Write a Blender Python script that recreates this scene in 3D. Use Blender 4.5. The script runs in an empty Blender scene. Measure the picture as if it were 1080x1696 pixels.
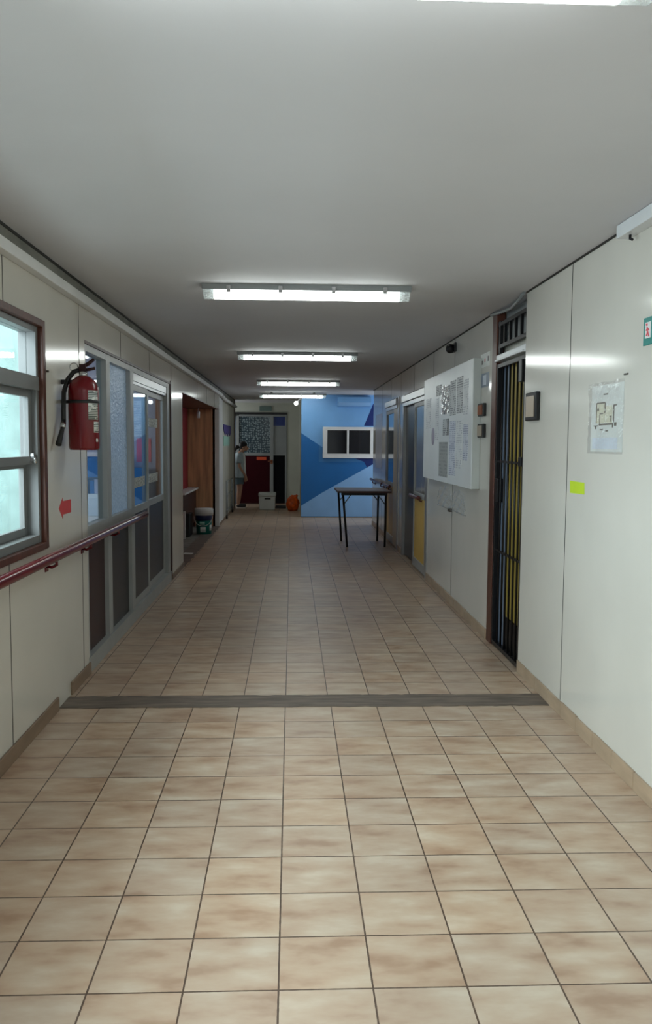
import bpy, bmesh, math, random
from mathutils import Vector, Matrix
random.seed(7)
SC = bpy.context.scene
COL = SC.collection
R = math.radians

# ------------------------------------------------------------------ camera
cam_d = bpy.data.cameras.new('camera')
cam_d.sensor_fit = 'VERTICAL'; cam_d.sensor_height = 36.0
cam_d.lens = 1400.0 / 1696.0 * 36.0
cam_d.clip_start = 0.05
cam = bpy.data.objects.new('camera', cam_d); COL.objects.link(cam)
M3 = [[0.9991545414368814, -0.0034877214624865517, 0.04096386364901837],
      [-0.04054660195206752, 0.08109320390413503, 0.9958814514542897],
      [0.006795248059920417, 0.9967004204271024, -0.08088322770662444]]
cam.matrix_world = Matrix(((M3[0][0], M3[0][1], -M3[0][2], 0.0),
                           (M3[1][0], M3[1][1], -M3[1][2], 0.0),
                           (M3[2][0], M3[2][1], -M3[2][2], 1.46),
                           (0, 0, 0, 1)))
SC.camera = cam

# ------------------------------------------------------------------ world, daylight, fill lights, exposure
W = bpy.data.worlds.new('world'); SC.world = W; W.use_nodes = True
W.node_tree.nodes['Background'].inputs[0].default_value = (0.86, 0.95, 1.0, 1)
W.node_tree.nodes['Background'].inputs[1].default_value = 0.4
def area(name, loc, target, sx, sy, power, col):
    d = bpy.data.lights.new(name, 'AREA'); d.shape = 'RECTANGLE'; d.size = sx; d.size_y = sy
    d.energy = power; d.color = col
    o = bpy.data.objects.new(name, d); COL.objects.link(o); o.location = loc
    o.rotation_euler = (Vector(target) - Vector(loc)).to_track_quat('-Z', 'Y').to_euler()
    return o
area('daylight_behind', (0.1, -1.25, 1.25), (0.25, 2.6, 0.6), 2.5, 2.2, 3, (0.95, 0.98, 1.0))
area('daylight_well', (-2.3, 2.2, 3.6), (-1.9, 2.8, 0.8), 1.6, 5.0, 380, (0.88, 0.95, 1.0))
area('recess_fill', (-2.42, 19.45, 1.6), (-0.6, 19.9, 1.3), 1.0, 1.2, 13, (0.92, 0.97, 1.0))  # added unseen fill light in the closed recess, brightens the far door wall
area('daylight_yard', (-3.1, 1.7, 2.2), (0.0, 1.7, 1.5), 6.0, 2.6, 570, (0.81, 0.92, 1.0))
area('room_daylight', (-3.9, 7.3, 1.6), (-2.0, 8.2, 1.2), 1.4, 1.4, 62, (0.80, 0.90, 1.0))
area('hall_fill', (2.45, 15.95, 1.5), (0.8, 16.3, 1.2), 1.2, 1.4, 14, (0.85, 0.93, 1.0))  # added unseen fill light in the side passage, brightens the blue wall
SC.view_settings.view_transform = 'Standard'
SC.view_settings.look = 'None'
SC.view_settings.gamma = 1.0
SC.view_settings.use_curve_mapping = False
SC.view_settings.exposure = 0.0

# ------------------------------------------------------------------ materials
def srgb(r, g, b):
    f = lambda c: (c / 255 / 12.92) if c / 255 <= 0.04045 else ((c / 255 + 0.055) / 1.055) ** 2.4
    return (f(r), f(g), f(b), 1)
def newmat(name):
    m = bpy.data.materials.new(name); m.use_nodes = True
    nt = m.node_tree
    return m, nt, nt.nodes['Principled BSDF']
def mat(name, col, rough=0.5, metal=0.0, var=0.08, scale=6.0, bump=0.0, spec=0.5, stretch=(1, 1, 1)):
    m, nt, b = newmat(name)
    c = srgb(*col)
    tc = nt.nodes.new('ShaderNodeTexCoord'); mp = nt.nodes.new('ShaderNodeMapping')
    mp.inputs['Scale'].default_value = stretch
    nt.links.new(tc.outputs['Object'], mp.inputs[0])
    n = nt.nodes.new('ShaderNodeTexNoise'); n.inputs['Scale'].default_value = scale; n.inputs['Detail'].default_value = 5
    nt.links.new(mp.outputs[0], n.inputs['Vector'])
    r = nt.nodes.new('ShaderNodeValToRGB')
    r.color_ramp.elements[0].position = 0.3; r.color_ramp.elements[1].position = 0.7
    r.color_ramp.elements[0].color = tuple(x * (1 - var) for x in c[:3]) + (1,)
    r.color_ramp.elements[1].color = tuple(min(1, x * (1 + var)) for x in c[:3]) + (1,)
    nt.links.new(n.outputs['Fac'], r.inputs[0]); nt.links.new(r.outputs[0], b.inputs['Base Color'])
    b.inputs['Roughness'].default_value = rough; b.inputs['Metallic'].default_value = metal
    b.inputs['Specular IOR Level'].default_value = spec
    if bump:
        bp = nt.nodes.new('ShaderNodeBump'); bp.inputs['Strength'].default_value = bump; bp.inputs['Distance'].default_value = 0.01
        nt.links.new(n.outputs['Fac'], bp.inputs['Height']); nt.links.new(bp.outputs[0], b.inputs['Normal'])
    return m
def emis(name, col, strength):
    m, nt, b = newmat(name)
    b.inputs['Base Color'].default_value = (0.8, 0.8, 0.8, 1)
    b.inputs['Emission Color'].default_value = col + (1,); b.inputs['Emission Strength'].default_value = strength
    n = nt.nodes.new('ShaderNodeTexNoise'); n.inputs['Scale'].default_value = 3
    mr = nt.nodes.new('ShaderNodeMapRange'); mr.inputs['To Min'].default_value = 0.25; mr.inputs['To Max'].default_value = 0.4
    nt.links.new(n.outputs['Fac'], mr.inputs['Value']); nt.links.new(mr.outputs[0], b.inputs['Roughness'])
    return m
def glass(name, tint=(0.93, 0.97, 0.96), refl=1.0, rough=0.02, haze=0.0, hazecol=(0.5, 0.6, 0.65), bumpy=0.5):
    m, nt, b = newmat(name); nt.nodes.remove(b)
    out = nt.nodes['Material Output']
    t = nt.nodes.new('ShaderNodeBsdfTransparent'); t.inputs[0].default_value = tint + (1,)
    g = nt.nodes.new('ShaderNodeBsdfGlossy'); g.inputs['Roughness'].default_value = rough
    fc = nt.nodes.new('ShaderNodeLayerWeight'); fc.inputs[0].default_value = 0.5
    pw = nt.nodes.new('ShaderNodeMath'); pw.operation = 'POWER'; pw.inputs[1].default_value = 5.0
    fr = nt.nodes.new('ShaderNodeMath'); fr.operation = 'MULTIPLY_ADD'; fr.inputs[1].default_value = 0.9 * refl; fr.inputs[2].default_value = 0.045 * refl
    nt.links.new(fc.outputs['Facing'], pw.inputs[0]); nt.links.new(pw.outputs[0], fr.inputs[0])
    mx = nt.nodes.new('ShaderNodeMixShader')
    nt.links.new(fr.outputs[0], mx.inputs[0]); nt.links.new(t.outputs[0], mx.inputs[1]); nt.links.new(g.outputs[0], mx.inputs[2])
    last = mx
    if haze:
        d = nt.nodes.new('ShaderNodeBsdfDiffuse'); d.inputs[0].default_value = hazecol + (1,)
        tl = nt.nodes.new('ShaderNodeBsdfTranslucent'); tl.inputs[0].default_value = hazecol + (1,)
        ad = nt.nodes.new('ShaderNodeMixShader'); nt.links.new(d.outputs[0], ad.inputs[1]); nt.links.new(tl.outputs[0], ad.inputs[2])
        m2 = nt.nodes.new('ShaderNodeMixShader')
        no = nt.nodes.new('ShaderNodeTexNoise'); no.inputs['Scale'].default_value = 60
        tc = nt.nodes.new('ShaderNodeTexCoord'); nt.links.new(tc.outputs['Object'], no.inputs['Vector'])
        mr = nt.nodes.new('ShaderNodeMapRange'); mr.inputs['From Min'].default_value = 0.35; mr.inputs['From Max'].default_value = 0.65
        mr.inputs['To Min'].default_value = haze * 0.8; mr.inputs['To Max'].default_value = min(1, haze * 1.2)
        nt.links.new(no.outputs['Fac'], mr.inputs['Value']); nt.links.new(mr.outputs[0], m2.inputs[0])
        bp = nt.nodes.new('ShaderNodeBump'); bp.inputs['Strength'].default_value = bumpy; bp.inputs['Distance'].default_value = 0.012
        nt.links.new(no.outputs['Fac'], bp.inputs['Height']); nt.links.new(bp.outputs[0], g.inputs['Normal'])
        nt.links.new(t.outputs[0], m2.inputs[1]); nt.links.new(ad.outputs[0], m2.inputs[2])
        nt.links.new(m2.outputs[0], mx.inputs[1])
    nt.links.new(last.outputs[0], out.inputs[0])
    return m
def printed(name, paper, ink, pitch=70.0, density=0.5, rough=0.5, blotch=14.0):
    """paper with unreadable rows of small print"""
    m, nt, b = newmat(name)
    N = nt.nodes.new; L = nt.links.new
    tc = N('ShaderNodeTexCoord'); sp = N('ShaderNodeSeparateXYZ'); L(tc.outputs['Object'], sp.inputs[0])
    mu = N('ShaderNodeMath'); mu.operation = 'MULTIPLY'; mu.inputs[1].default_value = pitch; L(sp.outputs['Z'], mu.inputs[0])
    fr = N('ShaderNodeMath'); fr.operation = 'FRACT'; L(mu.outputs[0], fr.inputs[0])
    lt = N('ShaderNodeMath'); lt.operation = 'LESS_THAN'; lt.inputs[1].default_value = 0.5; L(fr.outputs[0], lt.inputs[0])
    no = N('ShaderNodeTexNoise'); no.inputs['Scale'].default_value = blotch; no.inputs['Detail'].default_value = 4; L(tc.outputs['Object'], no.inputs['Vector'])
    gt = N('ShaderNodeMath'); gt.operation = 'GREATER_THAN'; gt.inputs[1].default_value = 1 - density; L(no.outputs['Fac'], gt.inputs[0])
    an = N('ShaderNodeMath'); an.operation = 'MULTIPLY'; L(lt.outputs[0], an.inputs[0]); L(gt.outputs[0], an.inputs[1])
    mx = N('ShaderNodeMix'); mx.data_type = 'RGBA'; mx.inputs['A'].default_value = srgb(*paper); mx.inputs['B'].default_value = srgb(*ink)
    L(an.outputs[0], mx.inputs['Factor']); L(mx.outputs['Result'], b.inputs['Base Color'])
    b.inputs['Roughness'].default_value = rough
    return m
def tile_floor(name, w, d, ox, oy):
    m, nt, b = newmat(name)
    N = nt.nodes.new; L = nt.links.new
    def math_(op, a, v=None, c=None):
        n = N('ShaderNodeMath'); n.operation = op
        if isinstance(a, (int, float)): n.inputs[0].default_value = a
        else: L(a, n.inputs[0])
        if v is not None:
            if isinstance(v, (int, float)): n.inputs[1].default_value = v
            else: L(v, n.inputs[1])
        if c is not None: n.inputs[2].default_value = c
        return n.outputs[0]
    tc = N('ShaderNodeTexCoord'); sp = N('ShaderNodeSeparateXYZ'); L(tc.outputs['Object'], sp.inputs[0])
    u = math_('DIVIDE', math_('SUBTRACT', sp.outputs['X'], ox), w)
    v = math_('DIVIDE', math_('SUBTRACT', sp.outputs['Y'], oy), d)
    fu, fv = math_('FRACT', u), math_('FRACT', v)
    du = math_('MULTIPLY', math_('SUBTRACT', 0.5, math_('ABSOLUTE', math_('SUBTRACT', fu, 0.5))), w)
    dv = math_('MULTIPLY', math_('SUBTRACT', 0.5, math_('ABSOLUTE', math_('SUBTRACT', fv, 0.5))), d)
    edge = math_('MINIMUM', du, dv)
    wob = N('ShaderNodeTexNoise'); wob.inputs['Scale'].default_value = 45; L(tc.outputs['Object'], wob.inputs['Vector'])
    thr = math_('MULTIPLY_ADD', wob.outputs['Fac'], 0.002, 0.0016)
    joint = math_('LESS_THAN', edge, thr)
    ids = N('ShaderNodeCombineXYZ'); L(math_('FLOOR', u), ids.inputs[0]); L(math_('FLOOR', v), ids.inputs[1])
    wn = N('ShaderNodeTexWhiteNoise'); L(ids.outputs[0], wn.inputs['Vector'])
    # cloudy streaks, shifted in every tile
    off = N('ShaderNodeVectorMath'); off.operation = 'SCALE'; off.inputs['Scale'].default_value = 13.0; L(wn.outputs['Color'], off.inputs[0])
    add = N('ShaderNodeVectorMath'); L(tc.outputs['Object'], add.inputs[0]); L(off.outputs[0], add.inputs[1])
    mp = N('ShaderNodeMapping'); mp.inputs['Scale'].default_value = (5.0, 11.0, 6.0); L(add.outputs[0], mp.inputs[0])
    n1 = N('ShaderNodeTexNoise'); n1.inputs['Scale'].default_value = 1.0; n1.inputs['Detail'].default_value = 4; n1.inputs['Roughness'].default_value = 0.5
    L(mp.outputs[0], n1.inputs['Vector'])
    rp = N('ShaderNodeValToRGB'); e = rp.color_ramp.elements
    e[0].position = 0.30; e[0].color = srgb(170, 138, 113)
    e[1].position = 0.72; e[1].color = srgb(208, 190, 168)
    k = e.new(0.44); k.color = srgb(188, 160, 135)
    k = e.new(0.56); k.color = srgb(196, 172, 148)
    L(n1.outputs['Fac'], rp.inputs[0])
    hs = N('ShaderNodeHueSaturation'); L(rp.outputs[0], hs.inputs['Color'])
    L(math_('MULTIPLY_ADD', wn.outputs['Value'], 0.10, 0.94), hs.inputs['Value'])
    L(math_('MULTIPLY_ADD', wn.outputs['Value'], 0.12, 0.91), hs.inputs['Saturation'])
    # worn dirt, own broad shape
    n2 = N('ShaderNodeTexNoise'); n2.inputs['Scale'].default_value = 0.9; n2.inputs['Detail'].default_value = 3; L(tc.outputs['Object'], n2.inputs['Vector'])
    mr = N('ShaderNodeMapRange'); mr.inputs['From Min'].default_value = 0.35; mr.inputs['From Max'].default_value = 0.65
    mr.inputs['To Min'].default_value = 0.92; mr.inputs['To Max'].default_value = 1.03; L(n2.outputs['Fac'], mr.inputs['Value'])
    sc = N('ShaderNodeVectorMath'); sc.operation = 'SCALE'; L(hs.outputs[0], sc.inputs[0]); L(mr.outputs[0], sc.inputs['Scale'])
    mx = N('ShaderNodeMix'); mx.data_type = 'RGBA'; L(joint, mx.inputs['Factor']); L(sc.outputs[0], mx.inputs['A']); mx.inputs['B'].default_value = srgb(88, 70, 58)
    L(mx.outputs['Result'], b.inputs['Base Color'])
    L(math_('MULTIPLY_ADD', n1.outputs['Fac'], 0.20, 0.27), b.inputs['Roughness']); b.inputs['Specular IOR Level'].default_value = 0.38
    bp = N('ShaderNodeBump'); bp.inputs['Strength'].default_value = 0.35; bp.inputs['Distance'].default_value = 0.002
    hgt = math_('SUBTRACT', math_('MULTIPLY', n1.outputs['Fac'], 0.05), joint)
    L(hgt, bp.inputs['Height']); L(bp.outputs[0], b.inputs['Normal'])
    return m

M = {}
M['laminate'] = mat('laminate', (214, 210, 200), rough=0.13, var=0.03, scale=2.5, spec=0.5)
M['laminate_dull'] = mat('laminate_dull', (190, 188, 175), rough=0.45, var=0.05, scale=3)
M['wallgap'] = mat('wallgap', (40, 38, 34), rough=0.8)
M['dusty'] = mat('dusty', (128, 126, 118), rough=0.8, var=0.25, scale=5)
M['ceiling'] = mat('ceiling', (212, 212, 215), rough=0.75, var=0.025, scale=1.6, spec=0.2)
M['concrete'] = mat('concrete', (112, 100, 90), rough=0.6, var=0.36, scale=9, bump=0.4, stretch=(0.5, 3, 1))
M['skirting'] = mat('skirting', (176, 153, 128), rough=0.4, var=0.14, scale=7, stretch=(1, 0.6, 2))
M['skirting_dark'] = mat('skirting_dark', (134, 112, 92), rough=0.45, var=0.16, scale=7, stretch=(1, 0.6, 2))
M['alu'] = mat('alu', (168, 170, 170), rough=0.32, metal=0.75, var=0.06, scale=5)
M['alu_paint'] = mat('alu_paint', (158, 160, 158), rough=0.4, var=0.06)
M['alu_window'] = mat('alu_window', (116, 118, 118), rough=0.42, var=0.06)
M['alu_dark'] = mat('alu_dark', (104, 106, 106), rough=0.4, metal=0.3, var=0.08)
M['brown_wood'] = mat('brown_wood', (84, 46, 32), rough=0.4, var=0.28, scale=4, stretch=(10, 10, 0.7))
M['dark_wood'] = mat('dark_wood', (62, 34, 26), rough=0.45, var=0.25, scale=4, stretch=(10, 10, 0.7))
M['alcove_wood'] = mat('alcove_wood', (200, 148, 110), rough=0.45, var=0.3, scale=3.2, stretch=(7, 7, 0.5))
M['paving'] = mat('paving', (190, 190, 186), rough=0.8, var=0.1)
M['mint'] = mat('mint', (120, 142, 139), rough=0.85, var=0.16, scale=7, bump=0.9)
M['red_rail'] = mat('red_rail', (98, 12, 26), rough=0.17, var=0.12, scale=8)
M['dark_rail'] = mat('dark_rail', (92, 40, 36), rough=0.3, var=0.12, scale=8)
M['ext_red'] = mat('ext_red', (110, 5, 18), rough=0.25, var=0.05, scale=5)
M['black'] = mat('black', (20, 20, 22), rough=0.45, var=0.2)
M['dull_black'] = mat('dull_black', (14, 15, 20), spec=0.1, rough=0.6, var=0.2)
M['black_metal'] = mat('black_metal', (24, 24, 26), rough=0.4, metal=0.3, var=0.2)
M['chrome'] = mat('chrome', (190, 190, 190), rough=0.25, metal=1.0, var=0.05)
M['maroon'] = mat('maroon', (50, 22, 22), spec=0.25, rough=0.35, var=0.12, scale=3)
M['kick_grey'] = mat('kick_grey', (46, 43, 43), spec=0.25, rough=0.35, var=0.12, scale=3)
M['crimson'] = mat('crimson', (150, 18, 40), rough=0.5, var=0.08)
M['white'] = mat('white', (222, 222, 220), rough=0.5, var=0.04)
M['white_gloss'] = mat('white_gloss', (225, 228, 230), rough=0.25, var=0.03)
M['cream'] = mat('cream', (206, 198, 176), rough=0.4, var=0.05)
M['grey_green'] = mat('grey_green', (190, 192, 180), rough=0.6, var=0.06, scale=3)
M['sky_blue'] = mat('sky_blue', (122, 178, 232), rough=0.42, var=0.04, scale=3)
M['pale_blue'] = mat('pale_blue', (142, 190, 240), rough=0.42, var=0.04, scale=3)
M['mid_blue'] = mat('mid_blue', (28, 108, 178), rough=0.42, var=0.05, scale=3)
M['mid_blue_light'] = mat('mid_blue_light', (58, 124, 186), rough=0.42, var=0.05, scale=3)
M['navy'] = mat('navy', (2, 38, 112), rough=0.42, var=0.05, scale=3)
M['night_glass'] = mat('night_glass', (16, 16, 22), rough=0.08, var=0.2, scale=2)
M['dark_glass'] = mat('dark_glass', (52, 50, 48), spec=0.25, rough=0.3, var=0.2, scale=2)
M['film_glass'] = mat('film_glass', (134, 130, 122), rough=0.14, var=0.12, scale=2, stretch=(1, 3, 0.4))
M['mirror_glass'] = mat('mirror_glass', (150, 165, 175), rough=0.05, metal=0.8, var=0.05)
M['yellow'] = mat('yellow', (205, 168, 78), rough=0.4, var=0.07, scale=3)
M['olive_yellow'] = mat('olive_yellow', (158, 138, 62), rough=0.45, var=0.07, scale=3)
M['blue_grey'] = mat('blue_grey', (118, 132, 152), rough=0.35, var=0.08)
M['clear'] = glass('clear')
M['screen_glass'] = glass('screen_glass', tint=(0.86, 0.93, 0.96))
M['frosted'] = glass('frosted', tint=(0.72, 0.83, 0.92), rough=0.12, refl=1.3, haze=0.6, hazecol=(0.66, 0.78, 0.88), bumpy=1.0)
M['sleeve'] = glass('sleeve', tint=(0.985, 0.985, 0.985), rough=0.12, refl=1.6, haze=0.06, hazecol=(0.9, 0.92, 0.92), bumpy=0.3)
M['pouch'] = glass('pouch', tint=(0.98, 0.98, 0.98), rough=0.16, refl=0.7, haze=0.28, hazecol=(0.9, 0.92, 0.92), bumpy=0.15)
M['lamp_cover'] = glass('lamp_cover', tint=(0.9, 0.92, 0.92), rough=0.15, haze=0.3, hazecol=(0.7, 0.73, 0.73))
M['lamp_grey'] = mat('lamp_grey', (142, 146, 146), rough=0.45, var=0.06)
M['tube'] = emis('tube', (0.93, 1.0, 0.97), 13.0)
M['spot_glow'] = emis('spot_glow', (0.95, 1.0, 0.98), 3.0)
M['table_top'] = mat('table_top', (142, 128, 118), rough=0.3, var=0.1)
M['table_edge'] = mat('table_edge', (66, 34, 30), rough=0.4, var=0.15)
M['teal'] = mat('teal', (0, 128, 120), rough=0.4, var=0.05)
M['pink'] = mat('pink', (226, 92, 104), rough=0.5, var=0.08)
M['lime'] = mat('lime', (190, 214, 40), rough=0.6, var=0.05)
M['red_tape'] = mat('red_tape', (196, 66, 70), rough=0.6, var=0.08)
M['beige'] = mat('beige', (178, 162, 142), rough=0.35, var=0.06)
M['bucket_teal'] = mat('bucket_teal', (0, 122, 112), rough=0.4, var=0.12)
M['bucket_navy'] = mat('bucket_navy', (18, 34, 84), rough=0.4, var=0.1)
M['crate'] = mat('crate', (200, 202, 198), rough=0.45, var=0.05)
M['orange'] = mat('orange', (226, 92, 10), rough=0.45, var=0.3, scale=14, bump=0.9)
M['purple'] = mat('purple', (74, 62, 130), rough=0.6, var=0.15)
M['mint_paper'] = mat('mint_paper', (160, 206, 192), rough=0.6, var=0.05)
M['maroon_door'] = mat('maroon_door', (54, 4, 16), spec=0.12, rough=0.5, var=0.1)
M['orange_sign'] = mat('orange_sign', (222, 80, 40), rough=0.5, var=0.12, scale=40)
M['dim_sign'] = mat('dim_sign', (96, 118, 112), rough=0.4, var=0.1)
M['room_wall'] = mat('room_wall', (170, 186, 200), rough=0.7, var=0.05)
M['pale_lilac'] = mat('pale_lilac', (206, 206, 214), rough=0.3, var=0.05)
M['lavender'] = mat('lavender', (176, 170, 186), rough=0.7, var=0.06)
M['cab_blue'] = mat('cab_blue', (30, 92, 150), rough=0.45, var=0.08)
M['brown_post'] = mat('brown_post', (150, 84, 48), rough=0.5, var=0.2, stretch=(8, 8, 1))
M['skin'] = mat('skin', (196, 150, 126), rough=0.55, var=0.06)
M['hair'] = mat('hair', (18, 15, 15), rough=0.5, var=0.3, scale=30, stretch=(1, 1, 0.3))
M['shirt'] = mat('shirt', (176, 190, 196), rough=0.8, var=0.08, scale=18)
M['shirt_lit'] = mat('shirt_lit', (236, 236, 234), rough=0.8, var=0.04)  # white standing for light on the shirt edges
M['shorts'] = mat('shorts', (92, 112, 120), rough=0.85, var=0.12, scale=20)
M['shoe'] = mat('shoe', (38, 34, 34), rough=0.6, var=0.15)
M['sole'] = mat('sole', (206, 200, 194), rough=0.6, var=0.05)
M['lip'] = mat('lip', (150, 84, 78), rough=0.5)
M['eye'] = mat('eye', (24, 18, 16), rough=0.2)
M['board'] = mat('board', (238, 240, 238), rough=0.35, var=0.03, scale=4)
M['board_side'] = mat('board_side', (196, 200, 196), rough=0.4, var=0.04)
M['print_grey'] = printed('print_grey', (206, 208, 206), (120, 122, 124), 60, 0.52)
M['print_dark'] = printed('print_dark', (206, 208, 206), (132, 134, 136), 52, 0.52)
M['print_blue'] = printed('print_blue', (222, 225, 232), (166, 170, 188), 56, 0.52)
M['print_faint'] = printed('print_faint', (234, 236, 235), (196, 198, 202), 52, 0.5)
M['print_label'] = printed('print_label', (214, 216, 210), (70, 84, 76), 110, 0.55, blotch=40)
M['sheet_grey'] = printed('sheet_grey', (172, 174, 170), (150, 152, 150), 30, 0.5)
M['paper'] = mat('paper', (226, 228, 222), rough=0.5, var=0.03)
M['plan_line'] = mat('plan_line', (112, 102, 88), rough=0.6)
M['plan_yellow'] = mat('plan_yellow', (226, 222, 198), rough=0.6)
M['plan_blue'] = mat('plan_blue', (218, 224, 232), rough=0.6, var=0.05)
M['nail'] = mat('nail', (90, 84, 76), rough=0.5, metal=0.5)

def pattern_pane():
    m, nt, b = newmat('pattern_pane'); N = nt.nodes.new; L = nt.links.new
    tc = N('ShaderNodeTexCoord'); vo = N('ShaderNodeTexVoronoi'); vo.inputs['Scale'].default_value = 19; vo.inputs['Randomness'].default_value = 0.55
    L(tc.outputs['Object'], vo.inputs['Vector'])
    rp = N('ShaderNodeValToRGB'); e = rp.color_ramp.elements
    e[0].position = 0.22; e[0].color = srgb(140, 156, 160); e[1].position = 0.45; e[1].color = srgb(44, 62, 72)
    L(vo.outputs['Distance'], rp.inputs[0]); L(rp.outputs[0], b.inputs['Base Color']); b.inputs['Roughness'].default_value = 0.2
    return m
M['pattern_pane'] = pattern_pane()

# ------------------------------------------------------------------ mesh helpers
class MB:
    def __init__(s): s.v = []; s.f = []; s.m = []; s.sm = []
    def add(s, vs, fs, m=0, smooth=False):
        o = len(s.v); s.v += [tuple(p) for p in vs]
        for f in fs: s.f.append([i + o for i in f]); s.m.append(m); s.sm.append(smooth)
        return s
    def box(s, x0, x1, y0, y1, z0, z1, m=0):
        x0, x1 = min(x0, x1), max(x0, x1); y0, y1 = min(y0, y1), max(y0, y1); z0, z1 = min(z0, z1), max(z0, z1)
        v = [(x0, y0, z0), (x1, y0, z0), (x1, y1, z0), (x0, y1, z0), (x0, y0, z1), (x1, y0, z1), (x1, y1, z1), (x0, y1, z1)]
        return s.add(v, [(3, 2, 1, 0), (4, 5, 6, 7), (0, 1, 5, 4), (1, 2, 6, 5), (2, 3, 7, 6), (3, 0, 4, 7)], m)
    def prism(s, pts, vec, m=0):
        n = len(pts); vec = Vector(vec); p = [Vector(q) for q in pts]
        v = p + [q + vec for q in p]
        return s.add(v, [tuple(range(n))[::-1], tuple(range(n, 2 * n))] + [(i, (i + 1) % n, n + (i + 1) % n, n + i) for i in range(n)], m)
    def tube(s, path, r, n=10, m=0, cap=True, sx=1.0):
        path = [Vector(p) for p in path]; rs = r if isinstance(r, (list, tuple)) else [r] * len(path)
        rings = []; prev = None
        for i, p in enumerate(path):
            t = (path[min(i + 1, len(path) - 1)] - path[max(i - 1, 0)]).normalized()
            up = Vector((0, 0, 1)) if abs(t.z) < 0.95 else Vector((0, 1, 0))
            a = t.cross(up).normalized() if prev is None else (prev - prev.dot(t) * t).normalized()
            prev = a; b = t.cross(a)
            rings.append([p + (a * math.cos(k * 2 * math.pi / n) * sx + b * math.sin(k * 2 * math.pi / n)) * rs[i] for k in range(n)])
        v = [q for ring in rings for q in ring]; f = []
        for i in range(len(rings) - 1):
            for k in range(n):
                f.append((i * n + k, i * n + (k + 1) % n, (i + 1) * n + (k + 1) % n, (i + 1) * n + k))
        s.add(v, f, m, True)
        if cap:
            o = len(s.v) - len(v)
            s.f.append([o + k for k in range(n)][::-1]); s.m.append(m); s.sm.append(False)
            s.f.append([o + (len(rings) - 1) * n + k for k in range(n)]); s.m.append(m); s.sm.append(False)
        return s
    def lathe(s, prof, c, n=24, m=0, a0=0.0, a1=2 * math.pi):
        full = abs(a1 - a0 - 2 * math.pi) < 1e-6; k = n if full else n + 1
        v = []; f = []
        for (r, z) in prof:
            for i in range(k):
                a = a0 + (a1 - a0) * i / n
                v.append((c[0] + r * math.cos(a), c[1] + r * math.sin(a), c[2] + z))
        for j in range(len(prof) - 1):
            for i in range(n):
                i2 = (i + 1) % k
                f.append((j * k + i, j * k + i2, (j + 1) * k + i2, (j + 1) * k + i))
        return s.add(v, f, m, True)
    def ball(s, c, r, sc=(1, 1, 1), n=12, m=0):
        prof = [(max(1e-4, math.sin(math.pi * i / n)), -math.cos(math.pi * i / n)) for i in range(n + 1)]
        o = len(s.v); s.lathe(prof, (0, 0, 0), n * 2, m)
        for i in range(o, len(s.v)):
            p = s.v[i]; s.v[i] = (c[0] + p[0] * r * sc[0], c[1] + p[1] * r * sc[1], c[2] + p[2] * r * sc[2])
        return s
    def build(s, name, mats, parent=None, bevel=0.0, seg=2, base=None):
        mats = [M[x] if isinstance(x, str) else x for x in (mats if isinstance(mats, (list, tuple)) else [mats])]
        off = Vector((0, 0, 0)); p = parent
        while p is not None: off += p.location; p = p.parent
        xs = [Vector(q) for q in s.v]
        if parent is None and base is None:
            lo = [min(q[i] for q in xs) for i in range(3)]; hi = [max(q[i] for q in xs) for i in range(3)]
            base = Vector(((lo[0] + hi[0]) / 2, (lo[1] + hi[1]) / 2, lo[2]))
        if base is None: base = off
        base = Vector(base)
        me = bpy.data.meshes.new(name)
        me.from_pydata([q - base for q in xs], [], s.f)
        for mt in mats: me.materials.append(mt)
        for i, pl in enumerate(me.polygons): pl.material_index = s.m[i]; pl.use_smooth = s.sm[i]
        bm = bmesh.new(); bm.from_mesh(me)
        bmesh.ops.remove_doubles(bm, verts=bm.verts, dist=1e-6)
        bmesh.ops.recalc_face_normals(bm, faces=bm.faces); bm.to_mesh(me); bm.free()
        o = bpy.data.objects.new(name, me); COL.objects.link(o)
        o.location = base - off if parent is not None else base
        o.parent = parent
        if bevel:
            b = o.modifiers.new('bevel', 'BEVEL'); b.width = bevel; b.segments = seg; b.limit_method = 'ANGLE'; b.angle_limit = R(40)
        return o
def tag(o, label=None, cat=None, group=None, kind=None):
    if label: o['label'] = label
    if cat: o['category'] = cat
    if group: o['group'] = group
    if kind: o['kind'] = kind
    return o
def thing(name, loc, label, cat, group=None, kind=None):
    o = bpy.data.objects.new(name, None); COL.objects.link(o); o.location = loc; o.empty_display_size = 0.1
    return tag(o, label, cat, group, kind)
def struct(o, label=None, cat=None): return tag(o, label, cat, None, 'structure')
def kids(o): return [c for c in bpy.data.objects if c.parent is o]
def dup(o, parent=None):
    c = o.copy(); COL.objects.link(c); c.parent = parent
    for k in kids(o): dup(k, c)
    return c
ZERO = (0, 0, 0)
LX, RX, CZ = -1.27, 1.465, 2.41

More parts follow.
